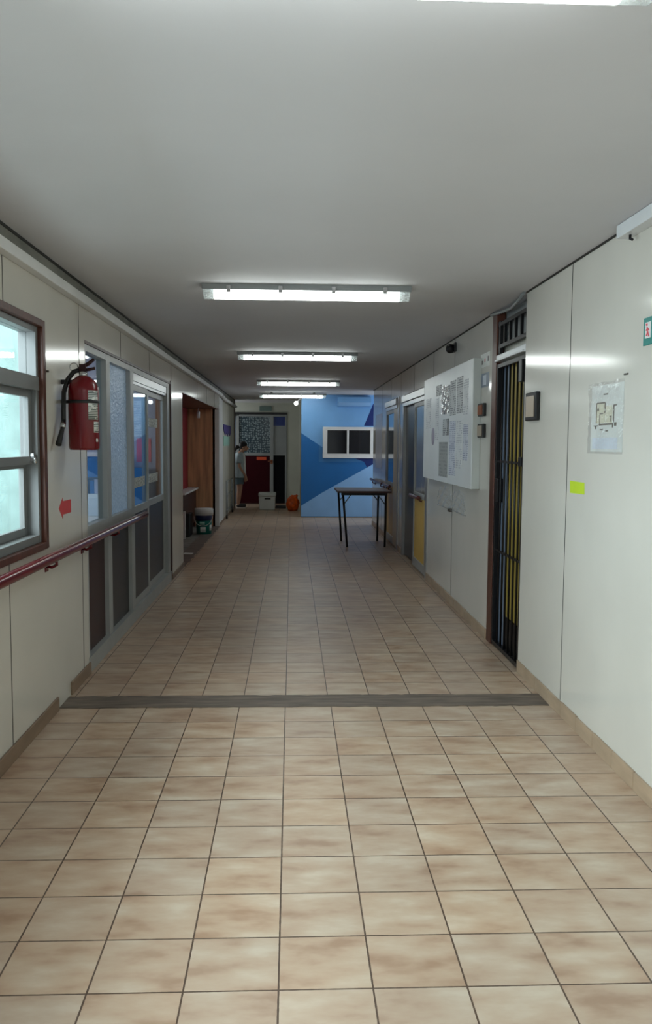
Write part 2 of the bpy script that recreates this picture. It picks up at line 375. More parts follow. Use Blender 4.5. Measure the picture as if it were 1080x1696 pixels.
# ------------------------------------------------------------------ floor and ceiling
f = MB().box(-1.40, 1.90, -1.2, 4.60, -0.12, 0)
struct(f.build('floor', tile_floor('floor_tiles', 0.2545, 0.2437, -0.03, 2.155), base=ZERO), 'beige square tiled floor before the concrete strip', 'floor')
f = MB().box(-1.40, 1.90, 4.80, 10.0, -0.12, 0).box(-1.27, 1.90, 10.0, 14.8, -0.12, 0).box(-2.6, 2.7, 14.8, 20.4, -0.12, 0)
struct(f.build('floor', tile_floor('floor_tiles_far', 0.2415, 0.2430, -0.028, 4.82), base=ZERO), 'beige square tiled floor beyond the concrete strip', 'floor')
f = MB()
f.box(-2.0, -1.40, 9.9, 14.9, -0.12, 0.0).build('floor', 'dusty', base=ZERO); struct(bpy.data.objects['floor.002'], 'worn grey concrete floor inside the wooden alcove', 'floor')
def strip_mesh(x0, x1, y0, y1, along_x=True, n=60):
    b = MB(); top = []; bot = []
    for i in range(n + 1):
        t = i / n
        j0, j1 = random.uniform(-0.010, 0.008), random.uniform(-0.008, 0.010)
        if along_x: top.append((x0 + (x1 - x0) * t, y1 + j1)); bot.append((x0 + (x1 - x0) * t, y0 + j0))
        else: top.append((x1 + j1, y0 + (y1 - y0) * t)); bot.append((x0 + j0, y0 + (y1 - y0) * t))
    for i in range(n):
        a, c, d, e = bot[i], bot[i + 1], top[i + 1], top[i]
        b.prism([(a[0], a[1], -0.1), (c[0], c[1], -0.1), (d[0], d[1], -0.1), (e[0], e[1], -0.1)], (0, 0, 0.103))
    return b
struct(strip_mesh(-1.27, 1.465, 4.595, 4.805).build('trim_1', 'concrete', base=ZERO), 'dark grey concrete strip crossing the tiled floor', 'floor strip')
struct(strip_mesh(-1.44, -1.25, 9.95, 14.79, False).build('trim_2', 'concrete', base=ZERO), 'dark threshold strip along the mouth of the alcove', 'floor strip')

c = MB().box(-1.42, 1.9, -1.2, 14.8, CZ, CZ + 0.12).box(-2.6, 2.7, 14.8, 20.5, CZ, CZ + 0.12).box(-4.4, -1.42, 5.0, 9.9, CZ, CZ + 0.12)
struct(c.build('ceiling', 'ceiling', base=ZERO), 'plain off-white painted corridor ceiling', 'ceiling')

# ------------------------------------------------------------------ long wall with the window, glazed screen and alcove
w = MB(); T = 0.10
def wl(y0, y1, z0, z1, m=0): w.box(LX - T, LX, y0, y1, z0, z1, m)
wl(-1.2, -0.9, 0, CZ); wl(-0.9, 4.42, 0, 0.91); wl(-0.9, 4.42, 2.07, CZ)
wl(4.42, 5.30, 0, CZ); wl(5.30, 8.97, 2.07, CZ); wl(8.97, 9.95, 0, CZ); wl(9.95, 14.8, 2.045, CZ)
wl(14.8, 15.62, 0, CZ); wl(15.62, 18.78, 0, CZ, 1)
for (y, z0, z1) in [(3.83, 2.07, 2.28), (3.83, 0.0, 0.91), (5.16, 0.0, 2.28), (6.40, 2.07, 2.28), (7.67, 2.07, 2.28), (9.03, 2.07, 2.28), (11.5, 2.045, 2.28), (12.8, 2.045, 2.28), (14.1, 2.045, 2.28)]:
    w.box(LX - 0.001, LX + 0.0012, y - 0.003, y + 0.003, z0, z1, 2)
struct(w.build('wall_left', ['laminate', 'laminate_dull', 'wallgap'], base=ZERO), 'laminate panelled corridor wall with window, glazed screen and alcove', 'wall')
# dusty band and cornice gap above the trunking
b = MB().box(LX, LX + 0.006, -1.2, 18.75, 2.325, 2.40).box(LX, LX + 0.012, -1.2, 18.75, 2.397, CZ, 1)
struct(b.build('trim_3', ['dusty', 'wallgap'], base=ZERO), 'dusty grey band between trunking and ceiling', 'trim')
b = MB().box(RX - 0.008, RX, -1.2, 5.31, 2.402, CZ).box(RX - 0.008, RX, 6.2, 15.19, 2.402, CZ)
struct(b.build('trim_4', 'wallgap', base=ZERO), 'dark shadow gap between panelled wall and ceiling', 'trim')
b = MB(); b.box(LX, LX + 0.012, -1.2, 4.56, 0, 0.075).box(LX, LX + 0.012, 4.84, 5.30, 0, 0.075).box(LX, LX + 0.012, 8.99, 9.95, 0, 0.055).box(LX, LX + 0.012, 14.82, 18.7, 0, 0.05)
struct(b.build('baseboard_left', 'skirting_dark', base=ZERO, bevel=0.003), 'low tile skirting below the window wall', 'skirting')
b = MB()
for (y0, y1) in [(-1.2, 5.30), (6.2, 9.02), (11.15, 11.53), (13.07, 15.19)]:
    y = y0
    while y < y1 - 0.01:
        b.box(RX - 0.011 - random.uniform(0, 0.002), RX, y + 0.0015, min(y + 0.2437, y1) - 0.0015, 0, 0.078 + random.uniform(-0.003, 0.002)); y += 0.2437
struct(b.build('baseboard_right', 'skirting', base=ZERO, bevel=0.002), 'beige tile skirting below the panelled wall', 'skirting')

# ------------------------------------------------------------------ opposite wall with the gate and sliding doors
w = MB()
def wr(y0, y1, z0, z1, m=0): w.box(RX, RX + T, y0, y1, z0, z1, m)
wr(-1.2, 5.31, 0, CZ); wr(6.09, 9.03, 0, CZ); wr(9.03, 11.10, 2.09, CZ); wr(11.10, 11.53, 0, CZ); wr(11.53, 13.07, 2.10, CZ); wr(13.07, 15.19, 0, CZ)
w.box(RX + T, 2.6, 15.09, 15.19, 0, CZ); w.box(2.6, 2.7, 15.19, 16.8, 0, CZ)
w.box(RX + T, 1.84, 5.21, 5.31, 0, CZ); w.box(RX + T, 1.84, 6.09, 6.19, 0, CZ); w.box(1.84, 1.9, 5.21, 6.19, 0, CZ)
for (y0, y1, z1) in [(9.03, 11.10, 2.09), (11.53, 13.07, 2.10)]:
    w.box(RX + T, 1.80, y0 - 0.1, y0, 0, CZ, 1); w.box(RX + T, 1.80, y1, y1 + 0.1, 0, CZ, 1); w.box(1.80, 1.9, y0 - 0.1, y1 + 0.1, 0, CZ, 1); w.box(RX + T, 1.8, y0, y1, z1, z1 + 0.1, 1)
for (y, z0, z1) in [(4.445, 0.078, 2.402), (7.63, 0.078, 2.402), (8.76, 2.0, 2.402), (10.14, 2.09, 2.402), (11.37, 0.078, 2.402), (12.46, 2.10, 2.402), (13.7, 0.078, 2.402)]:
    w.box(RX - 0.0012, RX + 0.001, y - 0.003, y + 0.003, z0, z1, 2)
struct(w.build('wall_right', ['laminate', 'laminate_dull', 'wallgap'], base=ZERO), 'panelled corridor wall with gated doorway and sliding doors', 'wall')

# ------------------------------------------------------------------ end walls
BY = 16.68
w = MB(); w.box(0.19, 2.7, BY, BY + 0.12, 0, CZ, 0)
def bp(pts, m): w.prism([(x, BY - 0.0015, z) for x, z in pts], (0, 0.003, 0), m)
bp([(0.19, 1.66), (0.594, 1.393), (0.594, 0.48), (0.19, 0.225)], 1)
bp([(0.594, 1.393), (1.431, 1.101), (1.49, 0.99), (0.594, 0.48)], 1)
w.prism([(x, BY - 0.003, z) for x, z in [(0.536, 1.43), (0.536, 1.19), (0.62, 1.19), (0.62, 1.376)]], (0, 0.002, 0), 4)
w.prism([(x, BY - 0.003, z) for x, z in [(0.536, 1.19), (0.536, 1.096), (1.431, 1.096), (1.192, 1.19)]], (0, 0.002, 0), 4)
bp([(1.192, 1.19), (1.84, 1.19), (1.60, 1.053), (1.49, 0.99), (1.431, 1.101)], 2)
bp([(1.424, 1.81), (1.60, 2.24), (2.6, 2.24), (2.6, 1.81)], 2)
bp([(0.19, 0.015), (2.6, 0.015), (2.6, 1.62), (1.49, 0.99), (0.594, 0.48), (0.19, 0.225)], 3)
w.box(0.19, 2.6, BY - 0.004, BY, 0, 0.014, 5)
w.box(0.19, 0.31, BY + 0.12, 20.2, 0, CZ, 6)
struct(w.build('wall_end', ['sky_blue', 'mid_blue', 'navy', 'pale_blue', 'mid_blue_light', 'wallgap', 'grey_green'], base=ZERO), 'blue end wall painted in light, mid and navy angular shapes', 'wall')
w = MB(); w.box(-2.6, -1.45, 20.2, 20.35, 0, CZ).box(-1.45, -0.11, 20.2, 20.35, 2.18, CZ).box(-0.11, 0.31, 20.2, 20.35, 0, CZ)
w.box(-1.6, 0.31, 20.36, 20.42, 0, CZ).box(-2.6, -2.5, 18.68, 20.2, 0, CZ).box(-2.5, LX - T, 18.68, 18.78, 0, CZ)
struct(w.build('wall_back', 'grey_green', base=ZERO), 'grey-green wall around the far maroon door', 'wall')
b = MB().box(LX - T, LX + 0.02, 18.78, 18.90, 0, CZ)
struct(b.build('trim_5', 'dark_wood', base=ZERO), 'dark brown post at the far end of the panelled wall', 'trim')
b = MB().box(RX - 0.004, RX + 0.06, 6.06, 6.19, 0.0, 2.40)
struct(b.build('trim_6', 'brown_wood', base=ZERO, bevel=0.004), 'brown wooden jamb beside the black security gate', 'trim')
b = MB().box(LX - 0.05, LX + 0.006, 8.95, 9.01, 0, 2.10)
struct(b.build('trim_7', 'dark_wood', base=ZERO), 'dark wooden edge at the end of the glazed screen', 'trim')
b = MB().box(LX - 0.06, LX + 0.012, 14.78, 14.90, 0, 2.12).box(LX, LX + 0.008, 14.9, 15.6, 0.05, 2.25)
struct(b.build('trim_8', 'white', base=ZERO), 'scuffed white edge strip beyond the wooden alcove', 'trim')

# alcove
w = MB()
w.box(-1.92, -1.80, 9.85, 14.9, 0, 2.10, 1)
w.box(-1.80, LX - 0.06, 14.8, 14.9, 0, 2.10, 0)
w.box(-1.80, LX - T, 9.85, 9.95, 0, 2.10, 0)
w.box(-1.80, LX - 0.002, 9.95, 14.8, 2.035, 2.10, 2)
struct(w.build('wall_alcove', ['alcove_wood', 'crimson', 'brown_wood'], base=ZERO), 'wood lined alcove with crimson back panel', 'wall')

# ------------------------------------------------------------------ window_1 (aluminium sash window in a brown wooden frame)
win = thing('window_1', (LX, 2.8, 0.91), 'aluminium sash window in brown wooden frame looking onto mint wall', 'window', kind='structure')
y0, y1, z0, z1 = -0.9, 4.42, 0.91, 2.07
b = MB()
b.box(LX - 0.11, LX + 0.014, y1 - 0.045, y1, z0, z1).box(LX - 0.11, LX + 0.014, y0, y0 + 0.045, z0, z1)
b.box(LX - 0.11, LX + 0.0138, y0, y1, z1 - 0.035, z1).box(LX - 0.11, LX + 0.0138, y0, y1, z0, z0 + 0.035)
b.build('wooden_frame', 'brown_wood', win, bevel=0.003)
b = MB(); a0, a1 = y0 + 0.045, y1 - 0.045; c0, c1 = z0 + 0.035, z1 - 0.035
b.box(LX - 0.10, LX - 0.012, a1 - 0.035, a1, c0, c1).box(LX - 0.10, LX - 0.012, a0, a0 + 0.035, c0, c1)
b.box(LX - 0.10, LX - 0.013, a0, a1, c1 - 0.03, c1).box(LX - 0.10, LX - 0.013, a0, a1, c0, c0 + 0.04)
b.box(LX - 0.10, LX - 0.008, a0, a1, 1.715, 1.785)
for y in (2.75,): b.box(LX - 0.10, LX - 0.01, y - 0.03, y + 0.03, c0, c1)
b.build('window_frame', 'alu_window', win, bevel=0.002)
for (s0, s1, zz0, zz1, xx, nm) in [(2.78, a1 - 0.035, 1.345, 1.715, -0.055, 'upper'), (2.78, a1 - 0.035, c0 + 0.04, 1.36, -0.085, 'lower')]:
    sb = MB(); t = 0.045
    sb.box(LX + xx - 0.012, LX + xx + 0.014, s1 - t, s1, zz0, zz1).box(LX + xx - 0.012, LX + xx + 0.014, s0, s0 + t, zz0, zz1)
    sb.box(LX + xx - 0.012, LX + xx + 0.0135, s0, s1, zz1 - 0.035, zz1).box(LX + xx - 0.012, LX + xx + 0.0135, s0, s1, zz0, zz0 + 0.04)
    so = sb.build('sash', 'alu_window', win, bevel=0.002)
    MB().box(LX + xx - 0.002, LX + xx + 0.002, s0 + t, s1 - t, zz0 + 0.04, zz1 - 0.035).build('pane', 'clear', so)
    if nm == 'upper':
        MB().box(LX + xx + 0.014, LX + xx + 0.032, s1 - 0.035, s1 - 0.012, 1.36, 1.40).tube([(LX + xx + 0.03, s1 - 0.024, 1.39), (LX + xx + 0.04, s1 - 0.03, 1.35)], 0.006, 8).build('latch', 'chrome', so)
MB().box(LX - 0.062, LX - 0.058, 2.78, a1 - 0.035, 1.785, c1 - 0.03).build('pane', 'clear', win)
MB().box(LX - 0.062, LX - 0.058, a0 + 0.035, 2.72, c0 + 0.04, 1.715).build('pane', 'clear', win)
MB().box(LX - 0.062, LX - 0.058, a0 + 0.035, 2.72, 1.785, c1 - 0.03).build('pane', 'clear', win)
# light well outside
w = MB()
w.box(-3.15, LX - T, 4.90, 5.0, -0.6, 3.4, 0).box(-3.3, LX - T, -1.3, 5.0, -0.3, -0.15, 1)
struct(w.build('wall_exterior', ['mint', 'paving'], base=ZERO), 'rough mint green rendered wall outside the window', 'wall')

# ------------------------------------------------------------------ door_1 (glazed aluminium screen with sliding door)
dr = thing('door_1', (LX, 7.1, 0), 'aluminium glazed screen with sliding door and dark kick panels', 'glazed screen', kind='structure')
S0, S1, ZT = 5.30, 8.97, 2.07
b = MB()
for (a, c) in [(S0, S0 + 0.05), (5.93, 6.05), (6.80, 6.93), (8.78, S1 - 0.02)]: b.box(LX - 0.075, LX - 0.006, a, c, 0.04, ZT)
b.box(LX - 0.075, LX - 0.007, S0, S1 - 0.02, ZT - 0.05, ZT)
b.box(LX - 0.075, LX - 0.007, S0, 6.93, 0.86, 0.93)
b.box(LX - 0.08, LX + 0.004, S0 - 0.01, S1, 0.0, 0.10)
b.build('frame', 'alu_paint', dr, bevel=0.002)
MB().box(LX - 0.078, LX + 0.002, S0, S1, ZT - 0.006, ZT + 0.012).build('head_trim', 'dark_wood', dr)
MB().box(LX - 0.045, LX - 0.04, S0 + 0.05, 5.93, 0.93, ZT - 0.05).build('pane', 'screen_glass', dr)
tag(MB().box(LX - 0.047, LX - 0.039, 6.05, 6.80, 0.93, ZT - 0.05).build('pane', 'frosted', dr), 'frosted textured glass pane')
tag(MB().box(LX - 0.048, LX - 0.036, S0 + 0.05, 5.93, 0.10, 0.86).build('kick_panel', 'maroon', dr), 'dark maroon kick panel')
MB().box(LX - 0.048, LX - 0.036, 6.05, 6.80, 0.10, 0.86).build('kick_panel', 'kick_grey', dr)
MB().box(LX - 0.06, LX - 0.012, 6.93, 8.78, 1.955, 2.02).box(LX - 0.06, LX - 0.018, 6.93, 8.78, 1.93, 1.957).build('sliding_track', 'alu', dr, bevel=0.003)
for (a, c, xx) in [(6.93, 7.70, -0.03), (7.63, 8.78, -0.055)]:
    sb = MB(); t = 0.06
    sb.box(LX + xx - 0.012, LX + xx + 0.012, a, a + t, 0.10, 1.93).box(LX + xx - 0.012, LX + xx + 0.012, c - t, c, 0.10, 1.93)
    sb.box(LX + xx - 0.012, LX + xx + 0.0115, a, c, 1.88, 1.93).box(LX + xx - 0.012, LX + xx + 0.0115, a, c, 0.87, 0.93).box(LX + xx - 0.012, LX + xx + 0.0115, a, c, 0.10, 0.16)
    so = sb.build('sliding_leaf', 'alu_paint', dr, bevel=0.002)
    MB().box(LX + xx - 0.003, LX + xx + 0.003, a + t, c - t, 0.93, 1.88).build('pane', 'screen_glass', so)
    MB().box(LX + xx - 0.006, LX + xx + 0.006, a + t, c - t, 0.16, 0.87).build('kick_panel', 'kick_grey', so)
# safety paper strips stuck on the sliding panes
for k, (y, z, dy) in enumerate([(8.16, 1.60, 0.5), (8.16, 1.08, 0.5), (7.28, 1.08, 0.5)]):
    xx = LX - 0.0515 if y > 7.9 else LX - 0.0265
    tag(MB().box(xx, xx + 0.0015, y - dy / 2, y + dy / 2, z, z + 0.085).build('paper_strip', 'print_label'),
        ['printed white paper strip on the last glass pane, upper of two', 'printed white paper strip on the last glass pane, lower of two', 'printed white paper strip low on the third glass pane'][k], 'paper strip', 'paper strips on the sliding panes')

# room seen through the glass
w = MB(); w.box(-4.4, -4.3, 5.0, 9.7, 0, CZ).box(-4.3, LX - T, 9.50, 9.60, 0, CZ, 1).box(-4.3, LX - T, 5.0, 5.1, 0, CZ).box(-4.3, -1.40, 5.1, 9.5, -0.1, 0, 2)
struct(w.build('wall_room', ['room_wall', 'lavender', 'concrete'], base=ZERO), 'pale blue walls of the room behind the glazed screen', 'wall')
cb = thing('storage_cabinet', (-2.12, 9.3, 0), 'blue and white cabinet with open book shelf, seen through the first pane', 'cabinet')
MB().box(-2.5, -1.95, 9.18, 9.48, 0, 0.90, 0).box(-2.5, -1.95, 9.46, 9.48, 0.90, 1.08, 0).box(-2.5, -2.47, 9.18, 9.46, 0.90, 1.08, 0).box(-1.98, -1.95, 9.18, 9.46, 0.90, 1.08, 0).build('carcass', 'white', cb)
MB().box(-2.5, -1.95, 9.18, 9.48, 1.08, 1.30).build('top_box', 'cab_blue', cb)
MB().box(-2.48, -2.23, 9.165, 9.18, 0.05, 0.86).build('door', 'white_gloss', cb, bevel=0.003); MB().box(-2.22, -1.97, 9.165, 9.18, 0.05, 0.86).build('door', 'white_gloss', cb, bevel=0.003)
x = -2.46; cols = ['maroon', 'black', 'bucket_navy', 'white', 'brown_post', 'kick_grey', 'cab_blue', 'lavender']; i = 0
bk = ['tallest maroon book', 'black-spined book', 'navy-spined book', 'white-spined book', 'tan-spined book', 'grey-spined book', 'blue-spined book', 'lilac-spined book']
while x < -2.02 and i < 8:
    t = random.uniform(0.04, 0.055); h = 0.13 + 0.03 * random.random() + (0.01 if i == 0 else 0); h = min(h, 0.165)
    o = MB().box(x, x + t, 9.25, 9.42, 0.90, 0.90 + h).build('book', cols[i], bevel=0.003)
    tag(o, bk[i] + ' on the open shelf behind the first glass pane', 'book', 'books on the cabinet shelf'); x += t + 0.002; i += 1
tag(MB().box(-2.02, -1.86, 9.485, 9.50, 1.30, 1.95).build('poster', 'cab_blue'), 'tall blue poster above the cabinet behind the first pane', 'poster')
tag(MB().box(-1.78, -1.62, 9.49, 9.50, 1.52, 1.92).build('wall_paper_sheet', 'print_blue'), 'pale blue printed sheet on the wall behind the third pane', 'paper')
tag(MB().box(-1.72, -1.56, 9.49, 9.50, 1.24, 1.50).build('poster', 'pink'), 'pink poster below the blue sheet behind the third pane', 'poster')
o = MB().box(-1.84, -1.58, 9.30, 9.48, 0, 1.18).build('blue_locker', 'cab_blue', bevel=0.004); tag(o, 'low blue locker against the room wall behind the third pane', 'locker')
tag(MB().box(-1.50, -1.44, 9.44, 9.50, 0, 2.0).build('wooden_post', 'brown_post'), 'brown wooden post in the room behind the last pane', 'post')
tag(MB().box(-1.42, -1.372, 9.44, 9.50, 0, 2.0).build('white_post', 'white_gloss'), 'white post at the room corner behind the last pane', 'post')

# ------------------------------------------------------------------ door_2, door_3 (sliding doors in the opposite wall)
def slide_door(name, label, y0, y1, zt, split, near_up, far_mat, low='yellow', frac=None):
    d = thing(name, (RX, (y0 + y1) / 2, 0), label, 'door', kind='structure')
    b = MB(); x0, x1 = RX - 0.012, RX + 0.045
    b.box(x0, x1, y0, y0 + 0.09, 0, zt).box(x0, x1, y1 - 0.10, y1, 0, zt)
    b.build('frame', 'alu', d, bevel=0.003)
    MB().box(x0 - 0.03, x1, y0 + 0.09, y1 - 0.10, zt - 0.10, zt - 0.02).box(x0 - 0.01, x1, y0 + 0.09, y1 - 0.10, zt - 0.15, zt - 0.10).build('sliding_track', 'alu', d, bevel=0.004)
    a, c = y0 + 0.09, split; t = 0.06; X0, X1 = RX - 0.008, RX + 0.018
    s = MB().box(X0, X1, a, a + t, 0.02, zt - 0.15).box(X0, X1, c - t, c, 0.02, zt - 0.15).box(X0, X1 - 0.001, a, c, 0.02, 0.12).box(X0, X1 - 0.001, a, c, 0.84, 0.90).box(X0, X1 - 0.001, a, c, zt - 0.20, zt - 0.15)
    so = s.build('sliding_leaf', 'alu_paint', d, bevel=0.003)
    MB().box(X0 + 0.012, X0 + 0.02, a + t, c - t, 0.90, zt - 0.20).build('pane', near_up, so)
    tag(MB().box(X0 + 0.010, X0 + 0.022, a + t, c - t, 0.12, 0.84).build('lower_panel', low, so), 'yellow lower panel')
    MB().box(RX + 0.024, RX + 0.04, split - 0.02, y1 - 0.10, 0.02, zt - 0.15).build('fixed_leaf', far_mat, d)
    return d
slide_door('door_2', 'sliding door with aluminium track beside the notice board', 9.03, 11.10, 2.09, 10.05, 'film_glass', 'dark_glass')
d3 = slide_door('door_3', 'sliding door with mirror-like pane beyond the first sliding door', 11.53, 13.07, 2.10, 12.97, 'mirror_glass', 'cream')
MB().box(RX - 0.011, RX - 0.0085, 11.62, 12.06, 0.02, 1.95).build('cream_panel', 'cream', d3)

# ------------------------------------------------------------------ gated doorway
yd = thing('door_4', (1.53, 5.7, 0), 'olive yellow door standing behind the black security gate', 'door', kind='structure')
MB().box(1.514, 1.55, 5.32, 5.86, 0.25, 2.02).build('panel', 'olive_yellow', yd, bevel=0.004)
MB().box(1.514, 1.54, 5.86, 6.06, 0.02, 2.02).build('side_panel', 'blue_grey', yd)
MB().box(1.516, 1.56, 5.32, 5.86, 0.0, 0.24).build('kick_plate', 'black', yd)
MB().box(1.515, 1.58, 5.31, 6.06, 2.02, 2.16).build('head', 'laminate_dull', yd)
MB().box(1.53, 1.56, 5.31, 6.06, 2.16, 2.40).build('upper_panel', 'lamp_grey', yd)
g = thing('security_gate', (1.482, 5.70, 0), 'black barred security gate filling the doorway with brown jamb', 'gate')
GX = 1.482
MB().box(GX - 0.015, GX + 0.015, 5.32, 5.35, 0.01, 2.03).box(GX - 0.015, GX + 0.015, 6.03, 6.06, 0.01, 2.03).box(GX - 0.014, GX + 0.014, 5.35, 6.03, 2.0, 2.03).box(GX - 0.014, GX + 0.014, 5.35, 6.03, 0.01, 0.04).build('gate_frame', 'black_metal', g, bevel=0.002)
for k in range(6):
    y = 5.35 + (k + 1) * 0.68 / 7
    MB().tube([(GX, y, 0.04), (GX, y, 2.0)], 0.0075, 8).build('bar', 'black_metal', g)
for z in (0.70, 1.34): MB().box(GX - 0.004, GX + 0.004, 5.35, 6.03, z - 0.008, z + 0.008).build('cross_bar', 'black_metal', g)
MB().box(GX - 0.02, GX + 0.02, 5.95, 6.03, 1.05, 1.22).build('lock_box', 'black_metal', g, bevel=0.003)
MB().box(GX - 0.022, GX + 0.018, 5.35, 5.41, 1.32, 1.38).build('latch', 'black_metal', g, bevel=0.003)
MB().box(GX - 0.03, GX + 0.02, 5.345, 5.42, 1.86, 2.0).build('closer_box', 'black_metal', g, bevel=0.003)
t = thing('transom_grille', (GX, 5.70, 2.15), 'black barred grille in the opening above the security gate', 'grille')
MB().box(GX - 0.012, GX + 0.012, 5.31, 6.06, 2.295, 2.32).box(GX - 0.012, GX + 0.012, 5.31, 6.06, 2.14, 2.165).build('rails', 'black_metal', t)
for k in range(6):
    y = 5.335 + k * 0.142
    MB().box(GX - 0.009, GX + 0.009, y - 0.012, y + 0.012, 2.165, 2.295).build('bar', 'black_metal', t)
MB().box(GX - 0.01, GX + 0.01, 6.0, 6.07, 2.10, 2.33).build('end_plate', 'black', t)
tag(MB().box(GX - 0.02, GX + 0.03, 5.32, 6.08, 2.045, 2.095).box(GX - 0.035, GX - 0.01, 5.33, 6.06, 2.045, 2.06).build('gate_header_rail', 'white_gloss', bevel=0.005), 'white rail fixed across the doorway just above the security gate', 'rail')
tag(MB().tube([(1.44, 5.30, 2.40), (1.45, 5.42, 2.385), (1.47, 5.7, 2.372), (1.46, 5.95, 2.382), (1.45, 6.2, 2.40)], 0.011, 8).build('ceiling_cable', 'lamp_grey'), 'sagging grey cable under the ceiling above the gate', 'cable')

# ------------------------------------------------------------------ ceiling lights
def ceiling_light(loc, label):
    t = thing('ceiling_light', loc, label, 'light', 'tube lights along the corridor ceiling')
    x, y, z = loc; Lh = 0.63
    def prof(x0, x1, pts, m, name, mt):
        MB().prism([(x0, y + a, z + b) for a, b in pts], (x1 - x0, 0, 0), 0).build(name, mt, t, bevel=0.002)
    prof(x - Lh, x + Lh, [(-0.065, 0.0), (0.065, 0.0), (0.062, -0.035), (-0.062, -0.035)], 0, 'housing', 'lamp_grey')
    lens = [(0.055 * math.cos(a), -0.036 - 0.048 * math.sin(a)) for a in [math.pi * k / 10 for k in range(11)]]
    MB().prism([(x - 0.56, y + a, z + b) for a, b in lens], (1.12, 0, 0)).build('lit_diffuser', 'tube', t)
    for sgn in (-1, 1):
        a, c = sorted((x + sgn * 0.561, x + sgn * 0.622))
        MB().prism([(a, y + p, z + q) for p, q in lens], (c - a, 0, 0)).build('end_cap', 'lamp_cover', t)
    for cx in (-0.47, -0.16, 0.16, 0.47):
        for sy in (-1, 1):
            MB().box(x + cx - 0.012, x + cx + 0.012, y + sy * 0.060, y + sy * 0.071, z - 0.052, z - 0.012).build('clip', 'chrome', t)
    return t
ceiling_light((0.09, 5.23, CZ), 'lit tube light crossing the ceiling just past the floor strip')
ceiling_light((0.06, 8.99, CZ), 'second lit tube light past the floor strip, over the sliding door')
ceiling_light((0.10, 12.92, CZ), 'third lit tube light past the floor strip, above the folding table')
ceiling_light((0.02, 16.05, CZ - 0.02), 'last lit tube light, in front of the blue end wall')
ceiling_light((0.08, 1.706, CZ), 'lit tube light cut off by the top edge of the picture')
for x in (-0.4, 0.4): MB().box(x, x + 0.04, 16.03, 16.07, CZ - 0.02, CZ).build('spacer', 'lamp_grey', bpy.data.objects['ceiling_light.003'])
sp = thing('spot_lamp', (0.09, 16.66, 2.24), 'small round white spot lamp at the corner of the blue wall', 'spot lamp')
MB().ball((0.085, 16.60, 2.235), 0.042).build('lamp_head', 'spot_glow', sp)
MB().tube([(0.10, 16.61, 2.26), (0.15, 16.64, 2.31), (0.21, 16.68, 2.33)], 0.010, 8).build('arm', 'white', sp)

# ------------------------------------------------------------------ trunking and pipes
tag(MB().box(LX, LX + 0.05, -1.1, 15.15, 2.272, 2.325).build('cable_trunking', 'white', bevel=0.004), 'long white cable trunking along the window wall under the ceiling', 'trunking')
tag(MB().tube([(LX + 0.03, 15.2, 2.30), (LX + 0.05, 15.6, 2.25), (LX + 0.05, 18.7, 2.25)], 0.03, 10).build('grey_pipe', 'white'), 'pale pipe continuing past the trunking toward the far door', 'pipe')
tk = thing('ceiling_trunking', (RX - 0.03, 2.3, 2.35), 'short white trunking under the ceiling above the teal sign', 'trunking')
MB().box(RX - 0.06, RX, -1.0, 3.70, 2.352, 2.408).build('trunk', 'white_gloss', tk, bevel=0.003)
MB().tube([(RX - 0.03, 3.62, 2.352), (RX - 0.032, 3.615, 2.335), (RX - 0.028, 3.60, 2.328)], 0.006, 8).build('clip', 'black', tk)

# ------------------------------------------------------------------ handrails
def rail(name, label, X, ya, za, yb, zb, mt, wallx, brackets, r=0.024):
    t = thing(name, (X, (ya + yb) / 2, min(za, zb) - 0.06), label, 'handrail')
    n = 14; path = [(X, ya + (yb - ya) * i / n, za + (zb - za) * i / n) for i in range(n + 1)]
    d = 1 if yb > ya else -1
    path = [(X, ya - 0.012 * d, za)] + path + [(X, yb + 0.012 * d, zb)]
    MB().tube(path, [r * 0.6] + [r] * (n + 1) + [r * 0.6], 14).build('rail', mt, t)
    for y in brackets:
        z = za + (zb - za) * (y - ya) / (yb - ya)
        s = -1 if wallx < X else 1
        MB().tube([(X, y, z - r * 0.8), (X, y + 0.006, z - 0.045), (X + s * (abs(wallx - X) * 0.5), y + 0.03, z - 0.062), (wallx - s * 0.004, y + 0.04, z - 0.058)], 0.008, 8).box(wallx - s * 0.006, wallx, y + 0.015, y + 0.065, z - 0.085, z - 0.03).build('bracket', mt, t)
    return t
rail('handrail', 'dark red handrail below the window, running onto the glazed screen', -1.205, 0.4, 0.885, 7.02, 0.865, 'red_rail', LX, (0.6, 1.36, 2.11, 2.86, 4.36, 5.11), 0.027)
MB().tube([(-1.205, 5.92, 0.846), (-1.205, 5.926, 0.825), (-1.24, 5.95, 0.81), (LX - 0.006, 5.96, 0.812)], 0.008, 8).build('bracket', 'red_rail', bpy.data.objects['handrail'])
rail('handrail', 'short red handrail across the door beside the notice board', 1.415, 9.36, 0.86, 10.0, 0.855, 'dark_rail', RX, (), 0.022)
for y in (9.15, 10.02):
    MB().tube([(1.415, y if y > 9.3 else 9.38, 0.845), (1.445, y if y > 9.3 else 9.38, 0.82), (RX - 0.006, y if y > 9.3 else 9.38, 0.82)], 0.008, 8).build('bracket', 'dark_rail', bpy.data.objects['handrail.001'])
rail('handrail', 'red handrail on the wall behind the folding table', 1.415, 13.15, 0.84, 15.05, 0.83, 'dark_rail', RX, (13.4, 14.7), 0.022)
rail('handrail', 'red handrail across the mirror-like sliding door behind the table', 1.415, 12.15, 0.845, 12.95, 0.841, 'dark_rail', RX - 0.008, (12.25, 12.85), 0.022)

